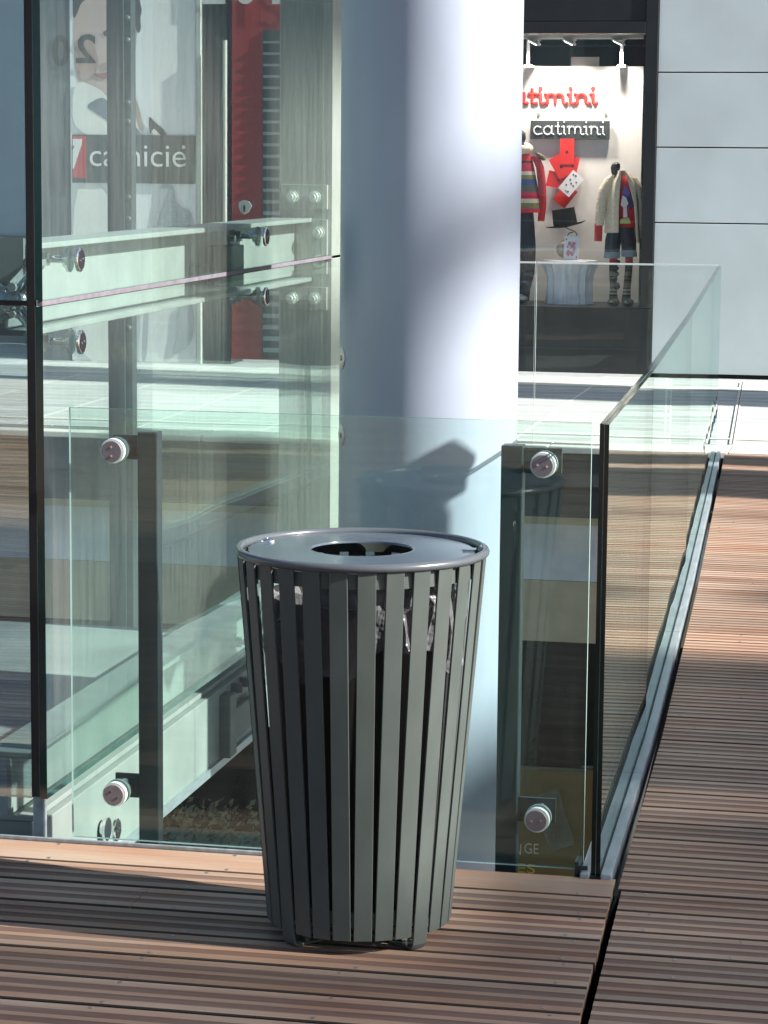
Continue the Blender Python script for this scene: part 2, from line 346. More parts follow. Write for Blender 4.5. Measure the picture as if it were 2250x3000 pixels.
# slotted drain in the plaza
dr = thing('drain_channel', 'narrow slotted metal drain let into the white paving beyond the deck', 'drain', (-1.0, 15.9, 0))
a, b_ = onz(2143, 1303), onz(2173, 1122)
mb = MB(); d = (b_ - a); n_ = Vector((d.y, -d.x, 0)).normalized(); Zv = Vector((0, 0, 1))
mb.prism([a + n_*-.013 + Zv*.0003, a + n_*.013 + Zv*.0003, b_ + n_*.013 + Zv*.0003, b_ + n_*-.013 + Zv*.0003], (0, 0, .0072)); build(mb, 'channel_lips', M_kerb, dr)
mb = MB(); mb.prism([a + n_*.002 + Zv*.0076, a + n_*.009 + Zv*.0076, b_ + n_*.009 + Zv*.0076, b_ + n_*.002 + Zv*.0076], (0, 0, .0008)); build(mb, 'slot', M_concd, dr)

# ================================================================ FRONT GLASS BALUSTRADE
fb = thing('glass_balustrade', 'clear green glass panel on two dark posts standing behind the litter bin', 'balustrade', (-1.3, 5.66, 0))
X0, X1, YG = -1.921, -.703, 5.657
mb = MB(); mb.box((X0, YG, -.005), (X1, YG + .012, 1.017), mis=[1, 2, 0, 1, 0, 1])
build(mb, 'glass_panel', [M_gF, M_eF, M_eC], fb)
def post(x0, x1, zt, zb, side):
    mb = MB(); mb.box((x0, 5.73, zb), (x1, 5.775, zt)); o = build(mb, 'post', M_post, fb, bevel=.003)
    for zc in (.92, .107):
        xa, xb = (x0 - .062, x0 - .001) if side < 0 else (x1 + .001, x1 + .088)
        mb = MB(); mb.box((xa, 5.742, zc - .030), (xb, 5.752, zc + .028)); build(mb, 'bracket', M_post, o, bevel=.0015)
        xs = (x0 - .034) if side < 0 else (x1 + .058)
        mb = MB(); mb.cyl((xs, 5.742, zc), (xs, 5.672, zc), .0215, 28)
        build(mb, 'standoff_stem', M_chrome, o, smooth=True)
        mb = MB(); mb.tube([(xs, 5.6695, zc), (xs, 5.681, zc)], .030, 36); mb.tube([(xs, 5.656, zc), (xs, 5.646, zc)], [.0295, .0285], 36)
        build(mb, 'standoff_washer', pm('washer_mint', (.66, .78, .75), .35, 0, .05), o)
        mb = MB(); mb.tube([(xs, 5.6475, zc), (xs, 5.6405, zc), (xs, 5.6397, zc)], [.0242, .0242, .0234], 36)
        ang = {(-1, .92): 90, (1, .92): -8, (-1, .107): -40, (1, .107): 6}[(side, zc)]
        build(mb, 'standoff_cap', pm('brushed_cap', (.21, .19, .205), .5, .2, .1, 40), o)
        mb = MB()
        for s_ in (-1, 1):
            q = Vector((cos(radians(ang)), 0, sin(radians(ang))))*(.0105*s_)
            mb.cyl((xs + q.x, 5.6397, zc + q.z), (xs + q.x, 5.6385, zc + q.z), .0028, 10)
        build(mb, 'key_hole', M_chrome, o)
    return o
post(-1.779, -1.731, .957, -.12, -1)
post(-.918, -.868, .953, -.12, 1)
# steel edge channel at the foot of the glass
ec = thing('edge_channel', 'blue grey steel channel along the deck edge under the glass', 'channel', (-2.2, 5.6, 0))
mb = MB(); mb.box((-6, 5.592, -.2), (-1.15, 5.602, .006)); mb.box((-6, 5.602, -.2), (-.75, 5.70, -.08))
build(mb, 'channel_profile', M_rail, ec)
mb = MB(); mb.box((-.715, 5.595, -.14), (-.705, 5.65, .03)); mb.box((-.705, 5.595, -.14), (-.685, 5.60, .022))
build(mb, 'end_bracket', M_post, ec, bevel=.002)

# ================================================================ LONG CURVED GLASS BALUSTRADE
cb = thing('curved_balustrade', 'long frameless glass balustrade curving away along the walkway edge', 'balustrade', (-.85, 9.6, 0))
def strip(y0, y1, z0, z1, o0, o1, mi=None, n=None):
    mb = MB(); ys = [y0 + (y1 - y0)*i/6 for i in range(7)]
    L = []
    for y in ys: L.append([(gx(y) + o0, y, z0), (gx(y) + o1, y, z0), (gx(y) + o1, y, z1), (gx(y) + o0, y, z1)])
    k = len(mb.v)
    for r in L: mb.v += r
    for a in range(len(L) - 1):
        for i, mt in enumerate((0, 0, 1, 0)):
            j = (i + 1) % 4; mb.f.append((k + a*4 + i, k + a*4 + j, k + a*4 + 4 + j, k + a*4 + 4 + i)); mb.m.append(mt)
    e = len(L) - 1
    mb.f.append((k, k + 3, k + 2, k + 1)); mb.m.append(2); mb.f.append((k + e*4, k + e*4 + 1, k + e*4 + 2, k + e*4 + 3)); mb.m.append(2)
    return mb
cuts = [5.585, 7.04, 9.6, 12.7, 14.2]
ZT = 1.023
for a, b_ in zip(cuts, cuts[1:]):
    g = build(strip(a + .003, b_ - .003, -.03, ZT, -.0105, -.001), 'glass_panel', [M_gR, M_eT, M_eB], cb)
    build(strip(a + .003, b_ - .003, -.03, ZT - .001, .001, .0105), 'outer_pane', [M_gR, M_eT, M_eB], g)
    build(strip(a + .0035, b_ - .0035, -.03, ZT - .002, -.001, .001), 'interlayer', [glass('interlayer', (.99, .995, .99), 0., 0, f0=0.), M_eC, M_eC], g)
for s0, s1, nm in ((-.034, -.0125, 'inner_rail'), (.0125, .038, 'outer_rail')):
    for a, b_ in ((5.57, 6.55), (6.555, 8.6), (8.605, 10.9), (10.905, 14.12)):
        mb = strip(a, b_, -.05, .012, s0, s1); mb.m = [0]*len(mb.m); build(mb, nm, M_rail, cb, bevel=.003)
mb = strip(5.57, 14.12, -.08, .004, -.012, .012); mb.m = [0]*len(mb.m); build(mb, 'slot_seal', M_gasket, cb)
mb = strip(5.6, 14.12, -.32, -.052, -.05, -.02); mb.m = [0]*len(mb.m); build(mb, 'fascia', M_post, cb)

# far balustrade across the plaza edge
fbal = thing('plaza_balustrade', 'frameless glass balustrade along the far edge of the opening before the shops', 'balustrade', (-4, 14.24, 0))
xs = [-9.5, -8.0, -6.5, -5.0, -3.5, -2.1, -1.09]
for a, b_ in zip(xs, xs[1:]):
    mb = MB(); mb.box((a + .004, 14.24, -.25), (b_ - .004, 14.256, ZT + .003), mis=[1, 1, 0, 1, 0, 1]); g = build(mb, 'glass_panel', [M_gR, M_eW], fbal)
    mb = MB(); mb.box((a + .004, 14.236, ZT - .006), (b_ - .004, 14.2395, ZT + .003)); build(mb, 'polished_edge', M_eW, g)
# ================================================================ LIFT ENCLOSURE
XE, YE, YB = -2.015, 5.75, 8.93
lf = thing('lift_enclosure', 'tall glass lift enclosure with steel beams and bolted point fixings left of the column', 'lift', (-2.7, 7.3, -.25))
for z0, z1 in ((.058, 1.243), (1.257, 4.6)):
    mb = MB(); mb.box((XE - .018, YE, z0), (XE, YB, z1), mis=[1, 1, 2, 0, 2, 0]); build(mb, 'side_glass', [M_gL, M_eC, M_eD], lf)
    mb = MB(); mb.box((-4.2, YE + .002, z0), (XE - .040, YE + .018, z1), mis=[1, 1, 0, 1, 0, 1]); build(mb, 'front_glass', [M_gC, M_eF], lf)
mb = MB(); mb.box((XE - .038, YE - .001, .062), (XE - .0195, YE + .014, 4.6)); build(mb, 'corner_gasket', M_gasket, lf)
mb = MB(); mb.box((-4.2, YE + .004, 1.244), (XE - .02, YE + .016, 1.256)); build(mb, 'front_gasket', M_gasket, lf)
mb = MB(); mb.box((XE - .016, YE + .004, 1.2435), (XE - .001, YB, 1.2565)); build(mb, 'side_gasket', M_gasketp, lf, bevel=.002)
# lower small glass below the side
mb = MB(); mb.box((XE - .018, 6.02, -.30), (XE - .002, 8.8, .035), mis=[1, 1, 2, 0, 2, 0])
# beams (I sections) behind the side glass
def ibeam(name, x0, x1, y0, y1, z0, z1, t=.014, mat=M_galv):
    mb = MB(); xm = (x0 + x1)/2
    mb.box((x0, y0, z1 - t), (x1, y1, z1)); mb.box((x0, y0, z0), (x1, y1, z0 + t)); mb.box((xm - .006, y0, z0 + t + .0005), (xm + .006, y1, z1 - t - .0005))
    return build(mb, name, mat, lf, bevel=.002)
ibeam('side_beam', -2.225, -2.085, 5.86, 8.78, 1.165, 1.385)
M_fl = pm('floor_beam_grey', (.27, .31, .30), .5, .1, .1, 6)
ibeam('floor_beam', -2.20, -2.075, 5.82, 8.78, -.02, .152, mat=M_fl)
mb = MB(); mb.box((-4.2, 5.90, 1.165), (-2.24, 6.04, 1.385)); build(mb, 'front_beam', M_galv, lf, bevel=.003)
mb = MB(); mb.box((-2.24, 5.83, -.255), (-2.055, 8.95, -.022)); build(mb, 'base_fascia', M_fl, lf, bevel=.003)
mb = MB(); mb.box((-2.054, 5.83, -.262), (-2.044, 8.95, -.238)); build(mb, 'base_trim', M_rail, lf)
mb = MB(); mb.box((-4.2, 6.0, -.25), (-2.245, 8.9, -.12)); build(mb, 'floor_slab', M_conc, lf)
# rear corner post, bolted plates
mb = MB(); mb.box((-2.205, 8.785, -.25), (-2.016, 8.80, 4.6)); mb.box((-2.034, 8.801, -.25), (-2.016, 8.95, 4.6))
cp = build(mb, 'corner_post', M_steel, lf, bevel=.0015)
for z0, z1 in ((1.415, 1.50), (1.065, 1.145)):
    mb = MB(); mb.box((-2.197, 8.770, z0), (-2.03, 8.7845, z1)); pl = build(mb, 'bolt_plate', M_steel, lf, bevel=.0015)
    for xb in (-2.155, -2.075):
        mb = MB(); zc = (z0 + z1)/2
        mb.cyl((xb, 8.7695, zc), (xb, 8.764, zc), .022, 20); mb.cyl((xb, 8.764, zc), (xb, 8.746, zc), .0175, 6); mb.cyl((xb, 8.746, zc), (xb, 8.732, zc), .010, 14)
        build(mb, 'bolt', M_white, pl)
mb = MB(); mb.box((-2.085, 8.770, 1.19), (-2.03, 8.7845, 1.38)); pl = build(mb, 'bolt_plate', M_galv, lf, bevel=.0015)
for zc in (1.335, 1.235):
    mb = MB(); xb = -2.06; mb.cyl((xb, 8.7695, zc), (xb, 8.764, zc), .022, 20); mb.cyl((xb, 8.764, zc), (xb, 8.746, zc), .0175, 6); mb.cyl((xb, 8.746, zc), (xb, 8.732, zc), .010, 14)
    build(mb, 'bolt', M_white, pl)
# point fixings on the side glass
M_cap2 = pm('fixing_face_dark', (.03, .025, .03), .35, .2, .1)
def fixing(y, z, arm=0, dark=False):
    mb = MB(); c = XE
    mb.tube([(c + .001, y, z), (c + .007, y, z), (c + .009, y, z)], [.030, .030, .027], 36)
    mb.tube([(c - .019, y, z), (c - .026, y, z)], .031, 36)
    mb.cyl((c - .026, y, z), (c - .036, y, z), .020, 24); mb.cyl((c - .036, y, z), (c - .075, y, z), .009, 16)
    mb.cyl((c - .075, y, z), (c - .092, y, z), .018, 6); mb.cyl((c - .092, y, z), (c - .108, y, z), .027, 24)
    o = build(mb, 'point_fixing', M_chrome, lf, smooth=True)
    mb = MB(); mb.tube([(c + .0092, y, z), (c + .0102, y, z)], .0235, 32); cpo = build(mb, 'fixing_cap', M_cap2, o, smooth=True)
    mb = MB()
    for s_ in (-1, 1): mb.ell((c + .0105, y + .008*s_, z + .002*s_), .0015, .003, .003, 8, 6)
    build(mb, 'key_hole', M_chrome, cpo)
    if arm:
        zm = 1.275
        P = [(c - .10, y, z), (c - .10, y - .004, z - arm*.03), (c - .10, y - .03, z - arm*.05), (c - .102, y - .055, z - arm*.065), (c - .105, y - .07, z - arm*.10)]
        mb = MB(); mb.tube(P, [.022, .020, .017, .016, .015], 12); build(mb, 'spider_arm', M_chrome, o, smooth=True)
fixing(6.012, 1.344); fixing(6.018, 1.142)
fixing(7.84, 1.348, 1); fixing(7.842, 1.160, -1)
fixing(6.28, -.155); fixing(7.86, .05)
M_brk = pm('bracket_grey', (.10, .13, .13), .45, .3)
mb = MB(); mb.box((-2.135, 7.60, 1.20), (-2.06, 7.76, 1.325)); mb.box((-2.148, 7.44, 1.24), (-2.125, 7.60, 1.27)); build(mb, 'spider_bracket', M_brk, lf, bevel=.004)
mb = MB(); mb.box((-2.062, 7.45, -.235), (-2.02, 7.53, -.04)); mb.box((-2.045, 7.53, -.20), (-2.03, 7.80, -.10)); mb.cyl((-2.04, 7.60, -.06), (-2.04, 7.60, -.03), .02, 6); mb.cyl((-2.04, 7.70, -.06), (-2.04, 7.70, -.03), .02, 6); build(mb, 'base_bracket', M_brk, lf, bevel=.004)
# cast spider at the front corner
mb = MB(); cx, cy, cz = -2.125, 5.86, 1.25
for sx, sz in ((1, 1), (-1, 1), (1, -1), (-1, -1)):
    P = [(cx, cy, cz + sz*.012), (cx + sx*.030, cy - .008, cz + sz*.030), (cx + sx*.052, cy - .02, cz + sz*.060), (cx + sx*.066, cy - .03, cz + sz*.095)]
    mb.tube(P, [.028, .022, .016, .014], 14)
    mb.cyl((cx + sx*.066, cy - .03, cz + sz*.095), (cx + sx*.066, YE + .019, cz + sz*.095), .011, 14)
mb.ell((cx, cy - .012, cz), .045, .03, .035, 20, 12)
sp = build(mb, 'corner_spider', M_chrome, lf, smooth=True)
mb = MB(); mb.cyl((cx + .012, cy - .04, cz + .034), (cx + .012, cy - .052, cz + .034), .011, 16); build(mb, 'spider_bolt', M_steel, sp)
mb = MB(); mb.cyl((cx + .012, cy - .04, cz - .03), (cx + .012, cy - .05, cz - .03), .008, 6); build(mb, 'spider_bolt', M_steel, sp)
mb = MB(); mb.prism([(-2.25, 5.83, 1.40), (-2.09, 5.83, 1.40), (-2.09, 5.83, 1.335), (-2.13, 5.83, 1.295), (-2.25, 5.83, 1.295)], (0, .012, 0)); build(mb, 'gusset_plate', M_galv, lf)
# dark guide post with rivets inside
gp = MB(); gp.box((-3.0, 9.30, -.27), (-2.905, 9.36, 4.6)); gp.box((-2.958, 9.285, -.27), (-2.930, 9.2995, 4.6)); g_ = build(gp, 'guide_post', pm('guide_dark_steel', (.045, .06, .065), .4, .2), lf, bevel=.002)
for zz in (.95, 1.36, 1.44, 1.72, 1.79, 2.02, 2.1, 2.45):
    mb = MB(); mb.ell((-2.918, 9.299, zz), .011, .006, .011, 12, 8); build(mb, 'rivet', M_brk, g_, smooth=True)
# front left post edge seen through the front glass
mb = MB(); mb.box((-2.07, 5.80, -.255), (-2.042, 5.826, .052)); mb.box((-2.36, 5.80, -.26), (-2.09, 5.86, -.20)); build(mb, 'corner_shoe', M_rail, lf, bevel=.003)

# ================================================================ STEEL COLUMN
CX, CY, CR = -1.442, 7.6, .2695
sc_ = thing('steel_column', 'thick round silver painted steel column rising behind the glass', 'column', (CX, CY, -4.0))
mb = MB(); mb.lathe((CX, CY, -4.0), [(CR, 0), (CR, 12)], 96); build(mb, 'shaft', M_col, sc_, smooth=True)
mb = MB(); mb.lathe((CX, CY, -4.0), [(CR + .05, 0), (CR + .05, .03), (CR + .002, .031)], 64); build(mb, 'base_plate', M_col, sc_, smooth=True)
for yy in (1040, 1262):
    p = onx(1004, yy, CX - CR + .004); z = p.z
    d = Vector((-.90, -.436, 0)); q = Vector((CX, CY, z)) + d*(CR - .002)
    mb = MB(); mb.tube([q - d*.012, q + d*.003, q + d*.004], [.034, .034, .030], 24); mb.tube([q + d*.004, q + d*.008], .008, 12); build(mb, 'stub_fixing', pm('fixing_bronze', (.55, .5, .46), .3, .9), sc_, smooth=True)

# ================================================================ LITTER BIN
BX, BY = -1.100, 5.085
RT, RB, ZT_, ZB_ = .2555, .1915, .800, .031
lb = thing('litter_bin', 'tapered dark grey slatted metal litter bin with a round hole in its lid', 'litter bin', (BX, BY, 0))
N = 28
feet = set()
for k in range(N):
    th = -pi/2 + radians(1.7) + k*2*pi/N
    e = Vector((cos(th), sin(th), 0)); t = Vector((-sin(th), cos(th), 0))
    foot = k in (N - 3, 4, 11, 18)
    zb = ZB_
    def P(z, o): r = RB + (RT - RB)*(z - ZB_)/(ZT_ - ZB_) + o; return Vector((BX, BY, z)) + e*r
    mb = MB(); hw = .0185; th_ = .005
    ring = []
    zlist = [ZT_ - .006, zb]
    if foot: zlist = [ZT_ - .006, zb, .012]
    for z in zlist:
        a = P(z, 0); b = P(z, -th_)
        ring.append([a - t*hw, a + t*hw, b + t*hw, b - t*hw])
    if foot:
        a = P(.012, 0); inn = -e
        ring.append([a - t*hw + inn*.006 + Vector((0, 0, -.010)), a + t*hw + inn*.006 + Vector((0, 0, -.010)), a + t*hw + inn*.012 + Vector((0, 0, -.005)), a - t*hw + inn*.012 + Vector((0, 0, -.005))])
        ring.append([a - t*hw + inn*.075 + Vector((0, 0, -.0115)), a + t*hw + inn*.075 + Vector((0, 0, -.0115)), a + t*hw + inn*.075 + Vector((0, 0, -.0065)), a - t*hw + inn*.075 + Vector((0, 0, -.0065))])
    mb.loft(ring); build(mb, 'slat', M_bin, lb, bevel=.0012)
    if foot:
        q = Vector((BX, BY, 0)) + e*(RB - .05)
        mb = MB(); mb.cyl((q.x, q.y, .0055), (q.x, q.y, .018), .007, 6); build(mb, 'foot_bolt', M_chrome, lb)
def torus(mb, z, R, r, n=96, m=12):
    rings = [[(BX + (R + r*cos(2*pi*j/m))*cos(2*pi*i/n), BY + (R + r*cos(2*pi*j/m))*sin(2*pi*i/n), z + r*sin(2*pi*j/m)) for j in range(m)] for i in range(n)]
    rings.append(rings[0]); mb.loft(rings, cap=False)
mb = MB(); torus(mb, .802, .2525, .0092); build(mb, 'rim_ring', M_rim, lb, smooth=True)
for z in (.06, .76):
    mb = MB(); R = RB + (RT - RB)*(z - ZB_)/(ZT_ - ZB_) - .0055
    mb.lathe((BX, BY, z), [(R - .004, 0), (R, .0), (R, .03), (R - .004, .03), (R - .004, 0)], 72, cap=False); build(mb, 'hoop', M_bin, lb, smooth=True)
# lid
mb = MB(); LR, HR = .2335, .104
mb.lathe((BX, BY, .804), [(HR, -.004), (HR + .0003, -.001), (HR + .0015, .0005), (HR + .003, 0.0002), (HR + .006, 0), (LR - .008, 0), (LR - .004, -.0002), (LR - .001, -.002), (LR, -.006), (LR, -.02), (LR - .01, -.02)], 96, cap=False)
ld = build(mb, 'lid', M_lid, lb, smooth=True)
mb = MB(); q = ony(787, 1583, BY); qx = onz(787, 1584, .805); mb.lathe((qx.x, qx.y, .8035), [(.016, 0), (.0155, .004), (.012, .0065), (.005, .007), (.004, .0045), (.001, .0045)], 24); build(mb, 'lock_button', M_chrome, ld, smooth=True)
qx = onz(1381, 1611, .805); v = (Vector((BX, BY, 0)) - Vector((qx.x, qx.y, 0))).normalized(); tv = Vector((-v.y, v.x, 0))
mb = MB(); mb.tube([qx + v*-.02 - tv*.016 + Vector((0, 0, .002)), qx + v*-.02 + tv*.016 + Vector((0, 0, .002))], .007, 12); mb.obox(qx + v*.004, v*.014, tv*.014, Vector((0, 0, .0025))); build(mb, 'hinge', M_lid, ld, smooth=True)
# inner container and bag
mb = MB(); mb.lathe((BX, BY, 0), [(.150, .05), (.196, .705), (.199, .705), (.199, .712), (.192, .712), (.146, .054)], 72, cap=False)
mb.lathe((BX, BY, .05), [(.15, 0), (.15, .004)], 40); build(mb, 'liner', M_liner, lb, smooth=True)
mb = MB(); rings = []; nb = 120
prof = [(.205, .60), (.210, .64), (.214, .68), (.213, .715), (.206, .742), (.198, .760), (.186, .750), (.17, .64), (.15, .40)]
rs = random.Random(3); ph = [rs.uniform(0, 6.28) for _ in range(12)]
for i, (r, z) in enumerate(prof):
    row = []
    for k in range(nb):
        a = 2*pi*k/nb
        w = sum(sin(a*q + ph[j] + i*1.3)*am for j, (q, am) in enumerate(((5, .004), (9, .004), (14, .004), (23, .003), (31, .003))))
        zz = z + (sin(a*4 + ph[7])*.03 + sin(a*11 + ph[8])*.012 if i < 3 else .006*sin(a*13 + i))
        zz -= .055*max(0, -cos(a)); rr = min(r + w, RB + (RT - RB)*(zz - ZB_)/(ZT_ - ZB_) - .012)
        row.append((BX + rr*cos(a), BY + rr*sin(a), zz))
    rings.append(row)
mb.loft(rings, cap=False)
m = bpy.data.materials.new('thin_plastic_film'); t_, n_n, l_ = nodes_of(m); pb = n_n['Principled BSDF']
pb.inputs['Base Color'].default_value = (.34, .35, .38, 1); pb.inputs['Roughness'].default_value = .25; pb.inputs['Alpha'].default_value = .34; pb.inputs['Specular IOR Level'].default_value = .9
ns = n_n.new('ShaderNodeTexNoise'); ns.inputs['Scale'].default_value = 13; ns.inputs['Detail'].default_value = 2; bp = n_n.new('ShaderNodeBump'); bp.inputs['Strength'].default_value = .6; bp.inputs['Distance'].default_value = .03
l_.new(ns.outputs[0], bp.inputs['Height']); l_.new(bp.outputs[0], pb.inputs['Normal'])
tag(build(mb, 'bin_bag', m, smooth=False, origin=(BX, BY, .4)), 'crumpled see-through plastic bag folded over the container inside the bin', 'bag')

# ================================================================ SHOP BUILDING
YF = 18.95
sb = thing('shop_building', 'pale stone shopping building with a black framed display window across the plaza', 'building', (-1.7, 19.2, 0))
XS = -1.922
zs = [.03, 1.137, 1.684, 2.223, 2.77, 3.31, 3.85, 6.5]
for z0, z1 in zip(zs, zs[1:]):
    xa = XS
    for xb in ((-.1,) if z1 < 3.3 else (2.2, 6.1, 11)):
        mb = MB(); mb.box((xa, YF, z0 + .005), (xb - .006, YF + .04, z1 - .005)); build(mb, 'stone_panel', M_stone, sb, bevel=.002); xa = xb
mb = MB(); mb.box((XS + .004, YF + .045, 0), (11, YF + .3, 6.5)); build(mb, 'panel_backing', M_dark, sb)
mb = MB(); mb.box((-.1, YF - .01, .02), (11, YF + .04, .5)); mb.box((-.1, YF - .01, 2.72), (11, YF + .04, 3.3)); mb.box((-.1, YF - .01, .5), (.05, YF + .04, 2.72)); mb.box((3.6, YF - .01, .5), (3.75, YF + .04, 2.72)); mb.box((.05, YF + .02, .5), (11, YF + .04, 2.72)); build(mb, 'dark_bay', M_shopb, sb, bevel=.004)
xL, xR = -4.36, onz(1888, 500, 1).x
xR = ony(1886, 400, YF).x; zT = ony(1700, 98, YF).z; zB = ony(1700, 899, YF).z
mb = MB()
mb.box((xR, YF - .02, zB + .003), (XS - .003, YF + .25, 6.5)); mb.box((-4.3, YF - .02, zT), (xR - .001, YF + .25, zT + .085)); mb.box((-4.3, YF - .008, zT + .087), (xR - .001, YF + .25, 6.5))
mb.box((-4.42, YF - .02, .02), (-4.302, YF + .25, 6.5))
build(mb, 'window_frame', M_frame, sb, bevel=.004)
mb = MB(); mb.box((-4.3, YF - .012, .02), (XS - .003, YF + .25, zB)); mb.box((-4.3, YF - .02, .20), (-2.0, YF - .0125, .212)); mb.box((-4.3, YF + .251, zB - .05), (XS - .1, 20.6, zB - .001)); build(mb, 'window_base', M_shopb, sb, bevel=.003)
mb = MB(); mb.box((-4.3, YF + .10, zB), (xR, YF + .108, zT), mis=[0]*6); build(mb, 'window_pane', M_gW, sb)
mb = MB(); mb.box((-4.4, 20.6, 0), (XS + .3, 20.65, 3.6)); mb.box((-4.4, YF + .26, 3.4), (XS + .3, 20.6, 3.45)); mb.box((XS + .02, YF + .26, zB), (XS + .06, 20.6, 3.4)); mb.box((-4.46, YF + .26, zB), (-4.4, 20.6, 3.4)); build(mb, 'shop_interior', pm('shop_dark_interior', (.02, .025, .03), .6), sb)
mb = MB(); mb.box((-4.3, 20.2, 2.62), (-1.9, 20.24, 2.66)); mb.box((-4.3, 20.2, 2.46), (-1.9, 20.24, 2.475)); mb.box((-2.75, 20.25, 2.2), (-2.72, 20.3, 2.9)); build(mb, 'duct', pm('duct_grey', (.06, .08, .085), .5), sb)
# white display panel
YP = 19.62
pL, pR = -4.2, ony(1879, 500, YP).x; pT, pB = ony(1700, 194, YP).z, zB
mb = MB(); mb.box((pL, YP, pB), (pR, YP + .05, pT)); dp = build(mb, 'display_panel', pm('panel_warm_white', (.74, .72, .69), .6, 0, .03), None, bevel=.003, origin=(-3, YP, pB)); tag(dp, 'large white display panel standing at the back of the shop window', 'panel')
mb = MB(); z0 = ony(1720, 166, YP).z; mb.box((ony(1670, 180, YP).x, YP + .06, pT - .2), (ony(1752, 180, YP).x, YP + .09, z0)); tag(build(mb, 'wall_box', pm('box_pinkish', (.5, .46, .45), .6)), 'small plain greyish box showing above the white display panel', 'box')
# ceiling rail and track lamps
YR = 19.40
tr = thing('lighting_track', 'white ceiling track along the top of the shop window', 'lighting track', (-2.6, YR, 2.45))
zr1, zr0 = ony(1700, 99, YR).z, ony(1700, 114, YR).z
mb = MB(); mb.box((-4.2, YR, zr0), (ony(1886, 105, YR).x - .002, YR + .04, zr1)); build(mb, 'track_bar', M_white, tr, bevel=.002)
for xp in (1545, 1820):
    mb = MB(); q = ony(xp, 110, YR); q2 = ony(xp, 192, YP); mb.box((q.x - .011, YR + .045, pT), (q.x + .011, YR + .067, zr1)); mb.box((q.x - .03, YR + .04, pT - .012), (q.x + .03, YP - .001, pT + .004)); build(mb, 'hanger', M_white, tr)
M_lamp = pm('lamp_face', (1, .93, .8), .5, emit=6)
for i, (xp, nm) in enumerate(((1574, 'leftmost'), (1678, 'middle'), (1822, 'rightmost'))):
    q = ony(xp - 14, 112, YR); tl = thing('track_lamp', ['leftmost of the three small white track lamps in the shop window', 'middle one of the three small white track lamps in the shop window', 'rightmost of the three small white track lamps in the shop window'][i], 'lamp', (q.x, YR, q.z), 'track lamps in the shop window')
    a = Vector((q.x - .03, YR - .02, zr0 - .002)); b_ = Vector((q.x + .06, YR - .05, zr0 - .045))
    mb = MB(); d = (b_ - a).normalized(); up = Vector((0, 0, 1)); sd = d.cross(up).normalized(); nn = sd.cross(d)
    mb.obox((a + b_)/2, d*((b_ - a).length/2), sd*.02, nn*.008); build(mb, 'lamp_head', M_white, tl, bevel=.002)
    mb = MB(); mb.box((q.x + .045, YR - .06, zr0 - .05), (q.x + .062, YR - .042, zr0 + .002)); mb.box((q.x - .04, YR - .01, zr0 - .012), (q.x + .062, YR + .02, zr0 - .0005)); build(mb, 'lamp_arm', M_white, tl)
    mb = MB(); mb.obox((a + b_)/2 - nn*.010, d*.035, sd*.016, nn*.0015); build(mb, 'lamp_face', M_lamp, tl)
    L = bpy.data.lights.new('track_lamp_light', 'SPOT'); L.energy = 24; L.color = (1, .9, .78); L.spot_size = radians(110); L.spot_blend = .9; L.shadow_soft_size = .05
    lo = bpy.data.objects.new('track_lamp_light', L); COL.objects.link(lo); lo.parent = tl; lo.location = (.03, -.03, -.08)
    lo.rotation_euler = Vector((0, .28, -1)).to_track_quat('-Z', 'Y').to_euler()

# ---- strokes for the joined script lettering (x-height 1)
def arc(cx, cy, rx, ry, a0, a1, n=14): return [(cx + rx*cos(radians(a0 + (a1 - a0)*i/n)), cy + ry*sin(radians(a0 + (a1 - a0)*i/n))) for i in range(n + 1)]
def script_word(beady=False):
    out = []; x = 0
    def L(g, w):
        nonlocal x
        for s_ in g: out.append([(x + px_, py_) for px_, py_ in s_])
        x += w
    c = [arc(.5, .5, .45, .5, 50, 300)]
    c[0] += [(1.05, .12)]
    a = [arc(.52, .5, .45, .5, 20, 380), [(1.0, 1.0), (1.0, .25)] + arc(1.2, .25, .2, .22, 180, 300, 6)]
    t = [[(.35, 1.45), (.35, .3)] + arc(.58, .28, .23, .26, 180, 310, 6), [(.08, 1.0), (.68, 1.0)]]
    i_ = [[(.05, .95), (.28, 1.0), (.28, .25)] + arc(.48, .25, .2, .23, 180, 310, 6)]
    dot = [[(.27, 1.52), (.29, 1.54)]]
    m = [[(.05, .95), (.25, 1.0), (.25, 0)], arc(.58, .62, .33, .38, 170, 0, 10) + [(.91, 0)], arc(1.24, .62, .33, .38, 170, 0, 10) + [(1.57, .25)] + arc(1.77, .25, .2, .23, 180, 310, 6)]
    n = [[(.05, .95), (.25, 1.0), (.25, 0)], arc(.6, .62, .35, .38, 170, 0, 10) + [(.95, .25)] + arc(1.15, .25, .2, .23, 180, 310, 6)]
    for g, w in ((c, 1.12), (a, 1.35), (t, .78), (i_ + dot, .62), (m, 1.92), (i_ + dot, .62), (n, 1.30), (i_ + dot, .7)): L(g, w)
    return out, x
strokes, wtot = script_word()
def script(mb, xa, xb, zb, xh, Y, r, bead=False):
    sx = (xb - xa)/wtot
    for s_ in strokes:
        P = [Vector((xa + px_*sx, Y, zb + py_*xh)) for px_, py_ in s_]
        if bead:
            d = 0
            for p, q in zip(P, P[1:]):
                Ln = (q - p).length
                while d <= Ln: pt = p + (q - p)*(d/Ln if Ln else 0); mb.ell(pt, r, r, r, 6, 4); d += r*2.15
                d -= Ln
        else:
            if len(P) == 2 and (P[1] - P[0]).length < .02: mb.cyl((P[0].x, Y - .012, P[0].z), (P[0].x, Y + .006, P[0].z), r*1.3, 14)
            else:
                mb.tube(P, r, 8, ry=None)
                for e in (P[0], P[-1]): mb.ell(e, r, r, r, 8, 6)
M_red = pm('red_plastic', (.66, .015, .012), .75, 0, .04)
